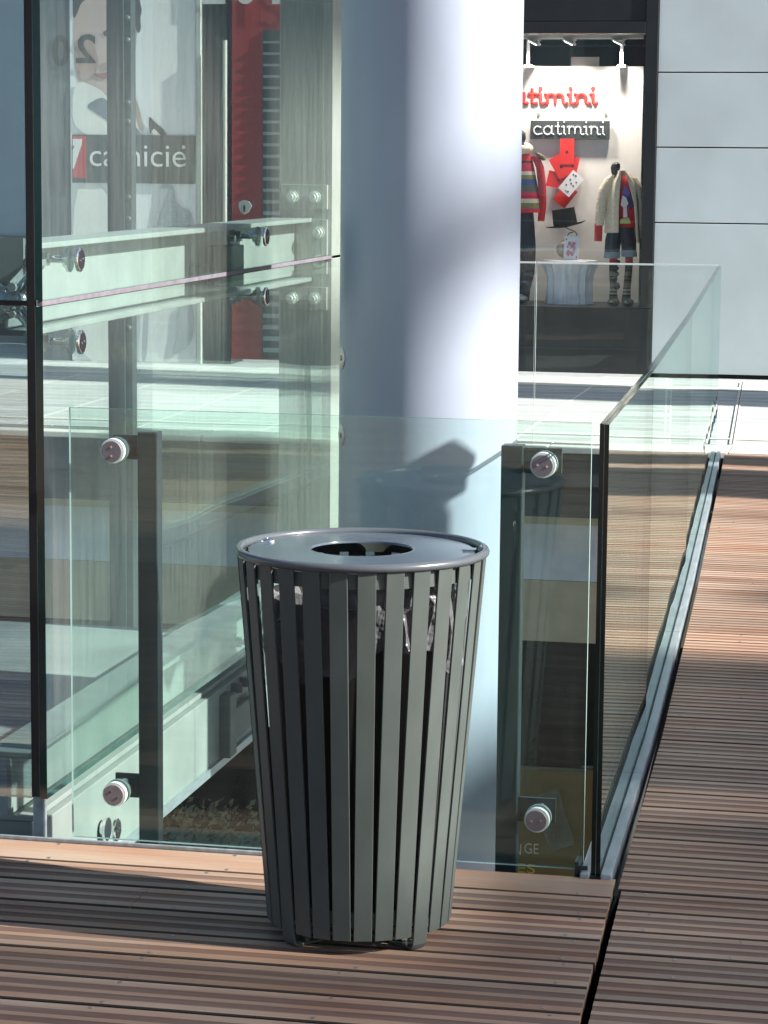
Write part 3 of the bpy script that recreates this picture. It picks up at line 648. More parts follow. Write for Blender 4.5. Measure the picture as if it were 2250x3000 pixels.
q0, q1 = ony(1462, 305, YP - .01), ony(1752, 307, YP - .01); xh = ony(1700, 277, YP).z - ony(1700, 306, YP).z
mb = MB(); script(mb, q0.x, q1.x, ony(1640, 304, YP).z, xh, YP - .012, .0138)
tag(build(mb, 'wall_lettering', M_red, smooth=True, origin=(q0.x, YP, q0.z)), 'large red joined shop lettering on the white display panel', 'lettering')
bs = thing('beaded_sign', 'black board with the shop word in white beads below the red lettering', 'sign', (-2.6, YP - .05, 1.8))
a, b_ = ony(1553, 407, YP - .05), ony(1786, 354, YP - .05)
mb = MB(); mb.box((a.x, YP - .05, a.z), (b_.x, YP - .02, b_.z)); build(mb, 'board', pm('board_black', (.03, .037, .04), .6), bs, bevel=.002)
mb = MB(); script(mb, a.x + .025, b_.x - .02, a.z + .034, (b_.z - a.z)*.44, YP - .055, .0062, True); build(mb, 'bead_lettering', pm('bead_white', (.8, .82, .84), .35), bs, smooth=True)
for i, xp in enumerate((1578, 1775)):
    q = ony(xp, 335, YP); mb = MB(); mb.cyl((q.x, YP - .001, q.z), (q.x, YP - .012, q.z), .013, 16); tag(build(mb, 'panel_stud', pm('stud_grey', (.35, .35, .34), .4, .6), origin=(q.x, YP, q.z)), ['small grey stud on the panel above the left end of the beaded sign', 'small grey stud on the panel above the right end of the beaded sign'][i], 'stud', 'studs on the display panel')
# ---- playing cards
M_pip = pm('card_ink', (.02, .015, .02), .5); M_cw = pm('card_white', (.78, .8, .83), .4); M_pink = pm('card_pink_ink', (.55, .25, .32), .5); M_cr = pm('card_red', (.66, .025, .02), .4, 0, .06)
def pip(mb, c, ax, az, s, mi=1, y=-.0015):
    for dx, dz in ((-.32, 0), (.32, 0), (0, .45)):
        cc = Vector(c) + ax*(dx*s) + az*(dz*s); mb.poly([cc + ax*(.34*s*cos(q*pi/4)) + az*(.34*s*sin(q*pi/4)) + Vector((0, y, 0)) for q in range(8)], mi)
    cc = Vector(c); mb.poly([cc + ax*(-.22*s) + az*(-.75*s) + Vector((0, y, 0)), cc + ax*(.22*s) + az*(-.75*s) + Vector((0, y, 0)), cc + Vector((0, y, 0)) + az*(.1*s)], mi)
def card(px_, py_, w, h, rot, Y, label, red=True, pips=()):
    k = 19.2/F_*1.02
    c = ony(px_, py_, Y); a = radians(rot); ax = Vector((cos(a), 0, -sin(a))); az = Vector((sin(a), 0, cos(a)))
    hw, hh = w*k/2, h*k/2
    mb = MB(); mb.prism([c - ax*hw - az*hh, c + ax*hw - az*hh, c + ax*hw + az*hh, c - ax*hw + az*hh], (0, .003, 0))
    for u, v, s_ in pips: pip(mb, c + ax*(u*hw) + az*(v*hh), ax, az, s_)
    return tag(build(mb, 'playing_card', [M_cr if red else M_cw, M_pip, M_pink], origin=c), label, 'playing card', 'oversized cards in the shop window')
card(1661, 444, 42, 74, 0, YP - .060, 'upright red card directly below the beaded sign', True, [(0, -.05, .017)])
card(1645, 485, 50, 66, -30, YP - .055, 'red card tilted left under the upright red one', True, [(-.1, -.1, .016)])
card(1672, 492, 40, 66, 12, YP - .050, 'red card tilted right behind the white spotted card', True, [(.2, .2, .014)])
card(1634, 528, 62, 46, 12, YP - .045, 'red card lying sideways at the left of the fan', True, [(.1, 0, .014)])
card(1656, 573, 44, 62, 38, YP - .048, 'lowest red card of the fan just above the top hat', True, [(0, .2, .015)])
card(1673, 538, 42, 68, 40, YP - .075, 'white card with black spots in front of the red cards', False, [(-.55, .7, .011), (-.2, .75, .012), (.45, .35, .011), (-.45, .2, .011), (0, 0, .011), (.45, -.05, .011), (-.4, -.35, .011), (.4, -.7, .012), (.1, -.75, .009)])
# ---- top hat, wire, ball, face card, stump
YH = 19.35
kx = 19.35/F_*1.02
th_ = thing('top_hat', 'black top hat hanging tilted above the white tree stump', 'hat', ony(1657, 660, YH))
c = ony(1657, 661, YH); tilt = Matrix.Rotation(radians(10), 3, 'Y')
def hatring(r, z, sq=.5): return [c + tilt.inverted() @ Vector((r*cos(2*pi*i/32), r*sq*sin(2*pi*i/32), z)) for i in range(32)]
M_felt = pm('black_felt', (.008, .01, .01), .7)
mb = MB(); mb.loft([hatring(.092, 0), hatring(.090, .06), (hatring(.086, .115)), hatring(.090, .128)]); build(mb, 'crown', M_felt, th_, smooth=True)
mb = MB(); rr_ = []
for r, z in ((.088, .004), (.12, -.002), (.155, .008), (.153, .004), (.12, -.008), (.088, -.003)): rr_.append([p + Vector((0, 0, .012*abs(cos(2*pi*i/32)) - .006)) for i, p in enumerate(hatring(r, z, .62))])
mb.loft(rr_, cap=False); build(mb, 'brim', M_felt, th_, smooth=True)
mb = MB(); P = [ony(a_, b2, YH) for a_, b2 in ((1653, 664), (1668, 672), (1684, 678), (1691, 686), (1686, 694), (1672, 698), (1662, 692), (1667, 683), (1680, 680))]; mb.tube(P, .004, 8)
tag(build(mb, 'wire_curl', pm('wire_dark', (.06, .055, .055), .4, .5), smooth=True, origin=P[0]), 'thin curled dark wire under the brim of the top hat', 'wire')
q = ony(1652, 730, YH + .08); mb = MB(); mb.ell(q, .058, .05, .066, 24, 16)
tag(build(mb, 'pale_ball', pm('ball_cream', (.70, .58, .50), .6), smooth=True, origin=q), 'pale cream ball on the stump behind the white picture card', 'ball')
c = ony(1674, 727, YH - .05); ax = Vector((1, 0, .02)); az = Vector((.02, .12, 1)); hw, hh = .056, .091
mb = MB(); mb.prism([c - ax*hw - az*hh, c + ax*hw - az*hh, c + ax*hw + az*hh, c - ax*hw + az*hh], (0, .004, 0))
for u, v in ((-.72, .72), (.74, -.74)): pip(mb, c + ax*(u*hw) + az*(v*hh), ax, az, .009, 1, -.002)
rs = random.Random(5)
for i in range(26):
    u, v = rs.uniform(-.5, .5), rs.uniform(-.62, .45)
    if abs(u) + abs(v)*.6 > .72: continue
    p = c + ax*(u*hw) + az*(v*hh) + Vector((0, -.002 - i*.0001, 0)); a_ = rs.uniform(0, 3); w_ = rs.uniform(.006, .013)
    mb.poly([p + ax*(w_*cos(a_ + q_)) + az*(w_*1.5*sin(a_ + q_)) for q_ in (0, 1.8, 3.0, 4.6)], 2)
tag(build(mb, 'playing_card', [M_cw, M_pip, M_pink], origin=c), 'white card with a pink figure standing on the tree stump', 'playing card', 'oversized cards in the shop window')
q = ony(1666, 896, YH); zt_ = ony(1666, 762, YH).z; mb = MB(); rings = []; hgt = zt_ - zB
for v, r in ((0, .172), (.08, .166), (.3, .162), (.5, .162), (.65, .166), (.8, .182), (.9, .198), (.955, .206), (.99, .208), (1, .2)):
    row = []
    for i in range(72):
        a_ = 2*pi*i/72; flute = (.010*sin(a_*9 + 2*v) + .007*sin(a_*17 + 1) + .006*sin(a_*5 + 3*v))*(1 if v < .93 else .25)
        row.append((q.x + (r + flute)*cos(a_), YH + (r + flute)*.75*sin(a_), zB + v*hgt))
    rings.append(row)
mb.loft(rings); tag(build(mb, 'tree_stump', pm('stump_white', (.86, .87, .88), .55, 0, .12, 14, (3, 3, .4), bump=.5), smooth=True, origin=(q.x, YH, zB)), 'white painted tree stump used as a pedestal in the shop window', 'tree stump')

# ---- mannequins (lofted bodies)
def ringat(c, rx, ry, n=20, tx=0): return [Vector(c) + Vector((rx*cos(2*pi*i/n), ry*sin(2*pi*i/n), tx*cos(2*pi*i/n))) for i in range(n)]
def limb(mb, pts, n=16, mi=0, noise=0, rs=random.Random(1)):
    P = [Vector(p[:3]) for p in pts]; fine = []
    for i in range(len(P) - 1):
        for k in range(4):
            t = k/4; fine.append((P[i].lerp(P[i + 1], t), pts[i][3]*(1 - t) + pts[i + 1][3]*t, pts[i][4]*(1 - t) + pts[i + 1][4]*t))
    fine.append((P[-1], pts[-1][3], pts[-1][4])); rings = []
    for j, (c, rx, ry) in enumerate(fine):
        rings.append([c + Vector((rx*cos(2*pi*i/n), ry*sin(2*pi*i/n), 0))*(1 + (rs.uniform(-noise, noise) if noise else 0)) for i in range(n)])
    mb.loft(rings, mi)
YM = 19.30
def M(x, y, w, d=None, Y=YM):      # pixel centre and pixel width -> ring
    p = ony(x, y, Y); r = w/2*kx; return (p.x, p.y, p.z, r, (d if d is not None else w*.65)/2*kx)
M_black = pm('mannequin_black', (.012, .012, .013), .3); M_cream = pm('cream_knit', (.62, .53, .38), .85, 0, .2, 60, bump=.9, col2=(.76, .68, .54))
M_denim = pm('dark_denim', (.02, .028, .045), .8, 0, .25, 60); M_cuff = pm('light_denim', (.20, .25, .33), .8, 0, .15, 40); M_tee = pm('red_cotton', (.55, .02, .03), .8, 0, .08, 30)
def band_mat(name, stops):        # horizontal knitted stripes by height
    m = bpy.data.materials.new(name); t, n, l = nodes_of(m); b = n['Principled BSDF']; b.inputs['Roughness'].default_value = .9
    g = n.new('ShaderNodeNewGeometry'); s_ = n.new('ShaderNodeSeparateXYZ'); l.new(g.outputs['Position'], s_.inputs[0])
    z0, z1 = stops[0][0], stops[-1][0]
    mr = n.new('ShaderNodeMapRange'); mr.inputs[1].default_value = z0; mr.inputs[2].default_value = z1; l.new(s_.outputs['Z'], mr.inputs[0])
    cr = n.new('ShaderNodeValToRGB'); cr.color_ramp.interpolation = 'CONSTANT'; el = cr.color_ramp.elements
    while len(el) < len(stops) - 1: el.new(.5)
    for e, (z, col) in zip(el, stops[:-1]): e.position = (z - z0)/(z1 - z0); e.color = (*col, 1)
    l.new(mr.outputs[0], cr.inputs[0])
    ns = n.new('ShaderNodeTexNoise'); ns.inputs['Scale'].default_value = 90; l.new(g.outputs['Position'], ns.inputs['Vector'])
    rr = n.new('ShaderNodeMapRange'); rr.inputs[3].default_value = .7; rr.inputs[4].default_value = 1.3; l.new(ns.outputs[0], rr.inputs[0])
    mx = n.new('ShaderNodeMix'); mx.data_type = 'RGBA'; mx.blend_type = 'MULTIPLY'; mx.inputs[0].default_value = 1; l.new(cr.outputs[0], mx.inputs[6]); l.new(rr.outputs[0], mx.inputs[7]); l.new(mx.outputs[2], b.inputs['Base Color'])
    return m
zy = lambda y: ony(1800, y, YM).z
# right mannequin: cream jacket, red shirt, denim shorts, striped socks
mr_ = thing('mannequin', 'child mannequin in a cream jacket, red shirt and denim shorts by the window edge', 'mannequin', ony(1815, 893, YM), 'child mannequins in the shop window')
mb = MB(); limb(mb, [M(1812, 560, 44), M(1812, 520, 36), M(1806, 508, 24, 20), M(1802, 505, 20, 18)]); 
limb(mb, [M(1804, 520, 20, 20), M(1802, 500, 24, 26), M(1803, 490, 28, 30), M(1805, 480, 22, 24), M(1806, 475, 8, 8)])
limb(mb, [M(1797, 882, 22, 20), M(1797, 840, 17, 17), M(1796, 800, 20, 19), M(1797, 770, 20, 19), M(1797, 735, 26, 26)]); limb(mb, [M(1835, 880, 24, 20), M(1838, 840, 18, 17), M(1842, 800, 20, 19), M(1843, 770, 20, 19), M(1843, 735, 26, 26)])
build(mb, 'body', M_black, mr_, smooth=True)
mb = MB(); limb(mb, [M(1837, 666, 54), M(1838, 600, 54), M(1836, 560, 50), M(1830, 530, 40), M(1822, 515, 24)]); tee = build(mb, 'shirt', M_tee, mr_, smooth=True)
mb = MB()   # printed figure on the shirt: violet tuft, pale head and neck, green base
yp = ony(1836, 600, YM).y - .0
def flat(mb, pts, Y, mi): mb.poly([ony(x_, y_, Y) for x_, y_ in pts], mi)
yt = YM - 54*.65/2*kx - .006
flat(mb, [(1824, 560), (1832, 548), (1842, 556), (1850, 566), (1858, 585), (1858, 606), (1846, 616), (1838, 600), (1828, 585)], yt + .001, 0)
flat(mb, [(1822, 563), (1830, 545), (1838, 552), (1846, 566), (1838, 575), (1826, 572)], yt, 3)
flat(mb, [(1824, 573), (1834, 578), (1841, 596), (1836, 604), (1838, 636), (1826, 638), (1826, 608), (1818, 600)], yt - .001, 1)
flat(mb, [(1818, 642), (1842, 638), (1848, 655), (1816, 655)], yt - .0005, 2)
build(mb, 'shirt_print', [pm('print_navy', (.03, .02, .09), .7), pm('print_white', (.75, .72, .78), .7), pm('print_green', (.5, .58, .2), .7), pm('print_violet', (.13, .08, .38), .7)], tee)
mb = MB()  # jacket: two fronts and a back, open at the front
def jacket_half(side):
    rows = []
    for y_, xo, xi, xin2 in ((682, 1770, 1812, 0), (650, 1772, 1812, 0), (600, 1776, 1813, 0), (560, 1779, 1815, 0), (530, 1786, 1818, 0), (512, 1800, 1820, 0), (500, 1806, 1818, 0)) if side < 0 else ((712, 1878, 1868, 0), (650, 1877, 1864, 0), (600, 1876, 1860, 0), (560, 1874, 1850, 0), (530, 1866, 1840, 0), (512, 1850, 1834, 0), (500, 1838, 1830, 0)):
        cx_ = 1826; front = YM - 26*kx; back = YM + 20*kx
        A = ony(xo, y_, YM); B = ony(xi, y_, front); C = ony((xo + xi)/2 + (3 if side < 0 else -2), y_, front + .004); Dk = ony(1826, y_, back); E_ = ony((xo + 1826)/2, y_, back - .006)
        ring = [B, C, A, E_, Dk]; ring2 = [Vector(p) + (Vector((ony(1826, y_, YM))) - Vector(p))*.08 for p in ring]
        rows.append(ring + ring2[::-1])
    mb.loft(rows)
jacket_half(-1); jacket_half(1)
limb(mb, [M(1756, 660, 26, 26), M(1758, 630, 30, 30), M(1762, 590, 31, 31), M(1770, 555, 32, 30), M(1786, 525, 30, 26), M(1800, 512, 24, 22)], noise=.06); limb(mb, [M(1874, 700, 14, 22), M(1877, 640, 16, 26), M(1876, 590, 20, 28), M(1868, 545, 26, 28), M(1854, 522, 26, 26)], noise=.05)
build(mb, 'jacket', M_cream, mr_, smooth=True)
mb = MB(); limb(mb, [M(1752, 707, 22, 22), M(1754, 655, 24, 24)]); build(mb, 'sleeve_cuff', M_tee, mr_, smooth=True)
mb = MB(); limb(mb, [M(1793, 742, 44, 36), M(1796, 705, 46, 38), M(1806, 665, 48, 38)]); limb(mb, [M(1843, 740, 42, 36), M(1841, 705, 44, 38), M(1832, 665, 48, 38)]); sh = build(mb, 'shorts', M_denim, mr_, smooth=True)
mb = MB(); limb(mb, [M(1792, 756, 47, 40), M(1794, 738, 47, 40)]); limb(mb, [M(1844, 752, 45, 40), M(1842, 733, 45, 40)]); build(mb, 'turn_up', M_cuff, sh, smooth=True)
ol = (.10, .105, .07); dk = (.02, .025, .025); cr_ = (.55, .52, .42); tn = (.22, .19, .13)
st_ = band_mat('striped_sock', [(zy(895), ol), (zy(868), dk), (zy(862), cr_), (zy(857), ol), (zy(852), cr_), (zy(846), ol), (zy(842), tn), (zy(828), ol), (zy(822), dk), (zy(817), tn), (zy(812), dk), (zy(808), tn), (zy(795), dk), (zy(774), (.55, .03, .04)), (zy(745), dk)])
mb = MB(); limb(mb, [M(1797, 884, 26, 24), M(1797, 840, 20, 20), M(1796, 800, 23, 22), M(1797, 770, 23, 22), M(1797, 758, 23, 22)]); limb(mb, [M(1834, 884, 27, 24), M(1837, 840, 21, 20), M(1841, 800, 22, 22), M(1843, 770, 22, 22), M(1843, 752, 22, 22)]); so_ = build(mb, 'socks', st_, mr_, smooth=True)
mb = MB()
for x_, y_, r_ in ((1810, 769, 8), (1806, 786, 7), (1807, 803, 7), (1803, 818, 6), (1806, 838, 11)): p = ony(x_, y_, YM - .01); mb.ell(p, r_*kx, r_*kx*.8, r_*kx, 12, 8)
build(mb, 'pompoms', M_black, so_, smooth=True)
mb = MB()
for x_ in (1796, 1838):
    p = ony(x_, 886, YM - .03); mb.ell((p.x, p.y - .01, zB + .022), .042, .075, .024, 16, 8); mb.ell((p.x + .03, p.y - .05, zB + .026), .024, .026, .026, 12, 8)
build(mb, 'boot', pm('boot_dark_green', (.03, .035, .025), .5), mr_, smooth=True)
# left mannequin half hidden by the column
zl = lambda y: ony(1540, y, YM).z
ml = thing('mannequin', 'child mannequin in a red striped jacket and dark jeans half behind the column', 'mannequin', ony(1525, 893, YM), 'child mannequins in the shop window')
mb = MB(); limb(mb, [M(1520, 480, 60), M(1520, 440, 30, 28), M(1520, 428, 24, 24)]); limb(mb, [M(1520, 432, 26, 28), M(1519, 405, 42, 44), M(1520, 390, 38, 42), M(1521, 378, 16, 18)]); limb(mb, [M(1540, 882, 20, 20), M(1546, 800, 26, 26)]); limb(mb, [M(1500, 882, 20, 20), M(1500, 800, 26, 26)]); build(mb, 'body', M_black, ml, smooth=True)
rd = (.58, .025, .03); cr2 = (.62, .57, .46); og = (.22, .19, .05); bl = (.03, .07, .22); gr_ = (.10, .09, .07); mg = (.50, .02, .06); bk = (.02, .018, .018)
sm = band_mat('striped_jacket', [(zl(625), rd), (zl(612), (.15, .13, .25)), (zl(607), og), (zl(594), cr2), (zl(582), mg), (zl(562), gr_), (zl(542), bl), (zl(525), og), (zl(513), cr2), (zl(502), mg), (zl(478), bk), (zl(472), rd), (zl(430), rd)])
mb = MB(); limb(mb, [M(1523, 622, 132, 76), M(1522, 590, 122, 74), M(1520, 540, 108, 70), M(1519, 490, 92, 64), M(1518, 455, 76, 52), M(1520, 438, 36, 34)], n=28); jk = build(mb, 'jacket', sm, ml, smooth=True)
mb = MB(); limb(mb, [M(1585, 648, 20, 22), M(1590, 600, 22, 24), M(1588, 540, 24, 26), M(1582, 490, 24, 28), M(1568, 458, 24, 28)]); build(mb, 'sleeve', M_tee, ml, smooth=True)
mb = MB(); limb(mb, [M(1594, 470, 12, 16), M(1584, 456, 22, 26), M(1572, 447, 14, 20)], noise=.1); build(mb, 'shoulder_trim', pm('trim_olive', (.12, .10, .05), .9, 0, .4, 80, bump=.8), ml, smooth=True)
mb = MB(); P = [ony(1520 + 30*cos(a_/10*2*pi), 432 + 7*sin(a_/10*2*pi + .6), YM - .05*sin(a_/10*2*pi)) for a_ in range(10)]; mb.tube(P, .034, 12, closed=True); build(mb, 'scarf', M_cream, ml, smooth=True)
mb = MB(); limb(mb, [M(1535, 862, 30, 30), M(1545, 800, 42, 38), M(1547, 730, 46, 42), M(1540, 660, 52, 46), M(1532, 615, 60, 48)]); limb(mb, [M(1494, 862, 32, 30), M(1494, 730, 46, 42), M(1504, 615, 60, 48)]); build(mb, 'jeans', M_denim, ml, smooth=True)
mb = MB(); p = ony(1532, 880, YM); mb.ell((p.x, p.y - .05, zB + .03), .045, .09, .032, 16, 8); mb.ell((p.x - .1, p.y - .05, zB + .03), .045, .09, .032, 16, 8); build(mb, 'shoe', pm('shoe_blue_grey', (.16, .20, .24), .6), ml, smooth=True)

# ================================================================ LEFT SHOP FRONT (seen through the lift)
ls = thing('left_shop_front', 'shop front with a white poster window, dark door and red wall behind the lift', 'shop front', (-5.6, 19.1, 0))
def pxbox(x0, y0, x1, y1, Y, d=.03):
    a = ony(x0, y1, Y); b = ony(x1, y0, Y); return (a.x, Y, a.z), (b.x, Y + d, b.z)
M_lwall = pm('shop_grey_wall', (.10, .13, .145), .6, 0, .12)
zb_ = 0.012
def wallbox(mb, x0, x1, d, zt=4.4, zb=zb_): a = ony(x0, 500, YF + d).x; b = ony(x1, 500, YF + d).x; mb.box((a, YF + d, zb), (b - .002, YF + .4, zt))
mb = MB(); wallbox(mb, -260, 208, 0); build(mb, 'grey_wall', M_lwall, ls)
mb = MB(); wallbox(mb, 209, 574, .06); build(mb, 'window_back', pm('poster_backing', (.55, .6, .6), .6), ls)
mb = MB(); wallbox(mb, 575, 588, -.02); build(mb, 'window_jamb', pm('jamb_pale', (.45, .5, .48), .5), ls)
mb = MB(); wallbox(mb, 589, 678, .05); dr_ = build(mb, 'door', pm('door_dark_glass', (.02, .04, .055), .15, 0, .1), ls)
a = ony(659, 790, YF - .04); b_ = ony(659, 118, YF - .04); mb = MB(); mb.cyl(a, b_, .017, 16); build(mb, 'door_handle', M_steel, dr_, smooth=True)
mb = MB(); wallbox(mb, 679, 1010, .0, zb=ony(700, 1052, YF).z); rw = build(mb, 'red_wall', pm('red_panel', (.33, .04, .045), .5, 0, .1, 3), ls)
mb = MB(); A, B = pxbox(768, 88, 1000, 1050, YF - .012, .01); mb.box(A, B); lv = build(mb, 'louvre_panel', pm('louvre_dark', (.025, .05, .07), .5), ls)
mb = MB()
y_ = 120
while y_ < 1050: A, B = pxbox(771, y_, 1000, y_ + 7, YF - .024, .011); mb.box(A, B); y_ += 33.5
build(mb, 'louvre_slats', pm('louvre_light', (.17, .23, .26), .4), lv)
mb = MB(); pts = [(700, 592), (712, 586), (728, 590), (737, 603), (728, 622), (716, 629), (705, 622), (699, 606)]
mb.prism([ony(x_, y_, YF - .03) for x_, y_ in pts], (0, .018, 0)); kp = build(mb, 'key_plate', M_galv, rw)
mb = MB(); mb.prism([ony(x_, y_, YF - .032) for x_, y_ in ((715, 598), (719, 606), (718, 620), (713, 620), (712, 606))], (0, .0015, 0)); build(mb, 'key_slot', M_dark, kp)
mb = MB()
for (xa, xb), ch in zip(((590, 660), (690, 748), (797, 822), (862, 935), (948, 1052)), 'LUISA'):
    a = ony(xa, 12, YF - .03); b_ = ony(xb, -100, YF - .03); put_text(mb, ch, a.x, b_.x, a.z, b_.z, YF - .03)
build(mb, 'sign_lettering', pm('sign_letters_pale', (.62, .64, .62), .5), ls)
# mirrored numerals stuck on the grey wall
mb = MB(); a, b_ = ony(152, 195, YF - .006), ony(203, 102, YF - .006); put_text(mb, '0', a.x, b_.x, a.z, b_.z, YF - .006, offset=.03)
a, b_ = ony(222, 185, YF - .02), ony(280, 100, YF - .02); put_text(mb, '2', a.x, b_.x, a.z, b_.z, YF - .02, mirror=True, offset=.02)
build(mb, 'numerals', pm('numeral_dark', (.02, .03, .03), .5), ls)
# poster
pt = thing('poster', 'tall white poster of a smiling person in a white shirt behind the lift glass', 'poster', (-5.9, YF + .05, 0))
YQ = YF - .004
def soft(P, it=2):
    for _ in range(it):
        Q = []
        for (x0, y0), (x1, y1) in zip(P, P[1:] + P[:1]): Q += [(x0*.78 + x1*.22, y0*.78 + y1*.22), (x0*.22 + x1*.78, y0*.22 + y1*.78)]
        P = Q
    return P
def pl(mb, pts, k, mi):
    pts = soft([(max(p[0], 212.5), p[1]) for p in pts])
    mb.poly([ony(x_, y_, YQ - .0012*k) for x_, y_ in pts], mi)
mb = MB(); A = ony(212, 1062, YQ); B = ony(573, -60, YQ); mb.box((A.x, YQ, max(A.z, .02)), (B.x, YQ + .006, B.z)); build(mb, 'poster_sheet', pm('poster_white', (.86, .88, .87), .5, 0, .02), pt)
P_skin = pm('print_skin', (.50, .38, .34), .6, 0, .06, 3, col2=(.58, .47, .43)); P_shade = pm('print_skin_deep', (.43, .31, .27), .6, 0, .1, 6); P_hair = pm('print_hair', (.05, .055, .06), .6); P_shirt = pm('print_shirt', (.80, .82, .76), .6, 0, .06, 4)
P_tie = pm('print_tie', (.16, .21, .26), .6, 0, .2, 30); P_lip = pm('print_lip', (.33, .13, .15), .6); P_grey = pm('print_grey', (.45, .5, .53), .6, 0, .06, 5); P_knit = pm('print_knit', (.34, .40, .44), .7, 0, .35, 60, (1, 1, 3)); P_beard = pm('print_brown', (.27, .19, .16), .6, 0, .25, 20)
mb = MB()
pl(mb, [(216, -50), (216, 230), (258, 268), (316, 282), (352, 262), (380, 212), (396, 150), (402, 90), (396, 30), (392, -50)], 1, 0)
pl(mb, [(374, -50), (380, 0), (392, 40), (398, 85), (406, 100), (414, 82), (410, 55), (416, 30), (410, 8), (408, -50)], 2, 2)
pl(mb, [(214, 118), (268, 108), (282, 150), (290, 185), (272, 240), (226, 232), (220, 150)], 2, 1)
pl(mb, [(213, -50), (213, 60), (226, 40), (236, 10), (262, -10), (300, -50)], 3, 2)
pl(mb, [(352, 262), (380, 212), (396, 150), (402, 100), (392, 200), (376, 262), (360, 280)], 3, 1)
pl(mb, [(268, 214), (292, 216), (322, 210), (324, 224), (306, 232), (288, 228)], 4, 5)
pl(mb, [(292, 188), (308, 182), (322, 190), (318, 206), (300, 206)], 3, 1)
pl(mb, [(300, 92), (326, 84), (326, 100), (306, 108)], 3, 2)
pl(mb, [(210, 228), (300, 262), (320, 300), (404, 372), (420, 400), (212, 400)], 5, 3)
pl(mb, [(248, 310), (298, 282), (320, 300), (350, 330), (404, 378), (420, 400), (372, 400), (318, 356), (282, 332)], 6, 4)
pl(mb, [(384, 268), (396, 282), (412, 330), (420, 388), (408, 384), (394, 330)], 6, 1)
pl(mb, [(436, 338), (452, 356), (480, 380), (492, 398), (470, 398), (450, 372), (440, 398), (436, 370)], 6, 2)
pl(mb, [(212, 530), (300, 530), (360, 700), (400, 900), (380, 1058), (212, 1058)], 5, 3)
pl(mb, [(470, 534), (500, 534), (500, 560), (480, 640), (452, 720), (436, 900), (430, 1058), (412, 1058), (424, 860), (440, 700), (466, 600)], 6, 6)
pl(mb, [(484, 590), (500, 545), (510, 548), (516, 600), (570, 622), (572, 790), (520, 860), (470, 900), (440, 860), (446, 700)], 7, 7)
pl(mb, [(520, 900), (560, 880), (572, 940), (560, 1010), (500, 1050), (520, 980)], 7, 6)
build(mb, 'printed_portrait', [P_skin, P_shade, P_hair, P_shirt, P_tie, P_lip, P_grey, P_knit, P_beard], pt)
mb = MB(); A = ony(212, 535, YQ - .012); B = ony(573, 397, YQ - .012); mb.box((A.x, YQ - .014, A.z), (B.x, YQ - .0125, B.z)); bn = build(mb, 'banner', pm('banner_slate', (.032, .05, .06), .5), pt)
mb = MB(); mb.poly([ony(x_, y_, YQ - .0155) for x_, y_ in ((213, 398), (252, 399), (253, 522), (214, 520))]); build(mb, 'red_block', pm('banner_red', (.5, .04, .05), .5), bn)
mb = MB(); mb.poly([ony(x_, y_, YQ - .0165) for x_, y_ in ((213, 407), (241, 407), (239, 424), (216, 494), (213, 494), (213, 440), (219, 427), (213, 427))]); put_text(mb, 'camicie', ony(265, 480, YQ).x, ony(546, 480, YQ).x, ony(400, 488, YQ - .0165).z, ony(400, 426, YQ - .0165).z, YQ - .0165, offset=-.004)
q = ony(538, 431, YQ - .0165); mb.poly([(q.x + .014*cos(i), YQ - .0165, q.z + .014*sin(i)) for i in [j*pi/6 for j in range(12)]]); build(mb, 'banner_lettering', pm('lettering_white', (.78, .8, .78), .5), bn)

# rest of the far side beyond the frame on the left
mb = MB(); mb.box((-22, YF, 0), (ony(-262, 500, YF).x, YF + .4, 4.6)); mb.box((-22, YF, 4.41), (-4.45, YF + .4, 7)); build(mb, 'upper_wall', M_stone, sb)
mb = MB(); mb.box((ony(1012, 500, YF).x, YF + .02, .012), (-4.43, YF + .4, 4.4)); build(mb, 'grey_pier', M_lwall, sb)

# ================================================================ LOWER STOREY beyond the opening
lo_ = thing('lower_shop_front', 'lower level shop front with pale fascia and dark window below the plaza', 'shop front', (-4, 15.2, -4))
YL = 14.52
def zl_(y): return ony(1700, y, YL).z
mb = MB(); mb.box((-14, YL, zl_(1540)), (-.9, YL + .1, zl_(1506))); build(mb, 'beige_strip', pm('beige_strip', (.66, .62, .48), .7), lo_)
mb = MB(); mb.box((-14, YL + .01, zl_(1704)), (-.9, YL + .1, zl_(1541))); build(mb, 'pale_fascia', pm('fascia_pale_blue', (.80, .84, .92), .6), lo_)
mb = MB(); mb.box((-14, YL + .004, zl_(1884)), (-.9, YL + .1, zl_(1705))); build(mb, 'beige_fascia', pm('fascia_beige', (.62, .52, .38), .7), lo_)
mb = MB(); mb.box((-14, YL + .03, -4), (-.9, YL + .1, zl_(1886))); build(mb, 'dark_window', pm('lower_dark_glass', (.012, .010, .009), .25), lo_)
mb = MB(); mb.box((-14, 14.43, -.43), (-.9, 14.47, -.402)); build(mb, 'pipe_rail', M_rail, lo_)
# leaning sign board on the lower floor
YS = 11.2
sg = thing('sign_board', 'olive brown sign board with pale letters leaning below the glass on the lower floor', 'sign', (-1.35, YS, -4))
A = ony(1380, 2760, YS); B = ony(1800, 2266, YS)
mb = MB(); mb.box((A.x, YS, A.z), (B.x, YS + .05, B.z)); mb.box((A.x, YS - .012, B.z - .06), (B.x, YS - .001, B.z)); build(mb, 'board', pm('board_olive_brown', (.17, .125, .045), .6, 0, .12, 4), sg)
mb = MB(); a, b_ = ony(1536, 2500, YS - .004), ony(1578, 2472, YS - .004); put_text(mb, 'GE', a.x, b_.x, a.z, b_.z, YS - .004)
a, b_ = ony(1440, 2500, YS - .004), ony(1527, 2472, YS - .004); put_text(mb, 'LOUN', a.x, b_.x, a.z, b_.z, YS - .004); build(mb, 'pale_lettering', pm('letter_cream', (.62, .58, .48), .6), sg)
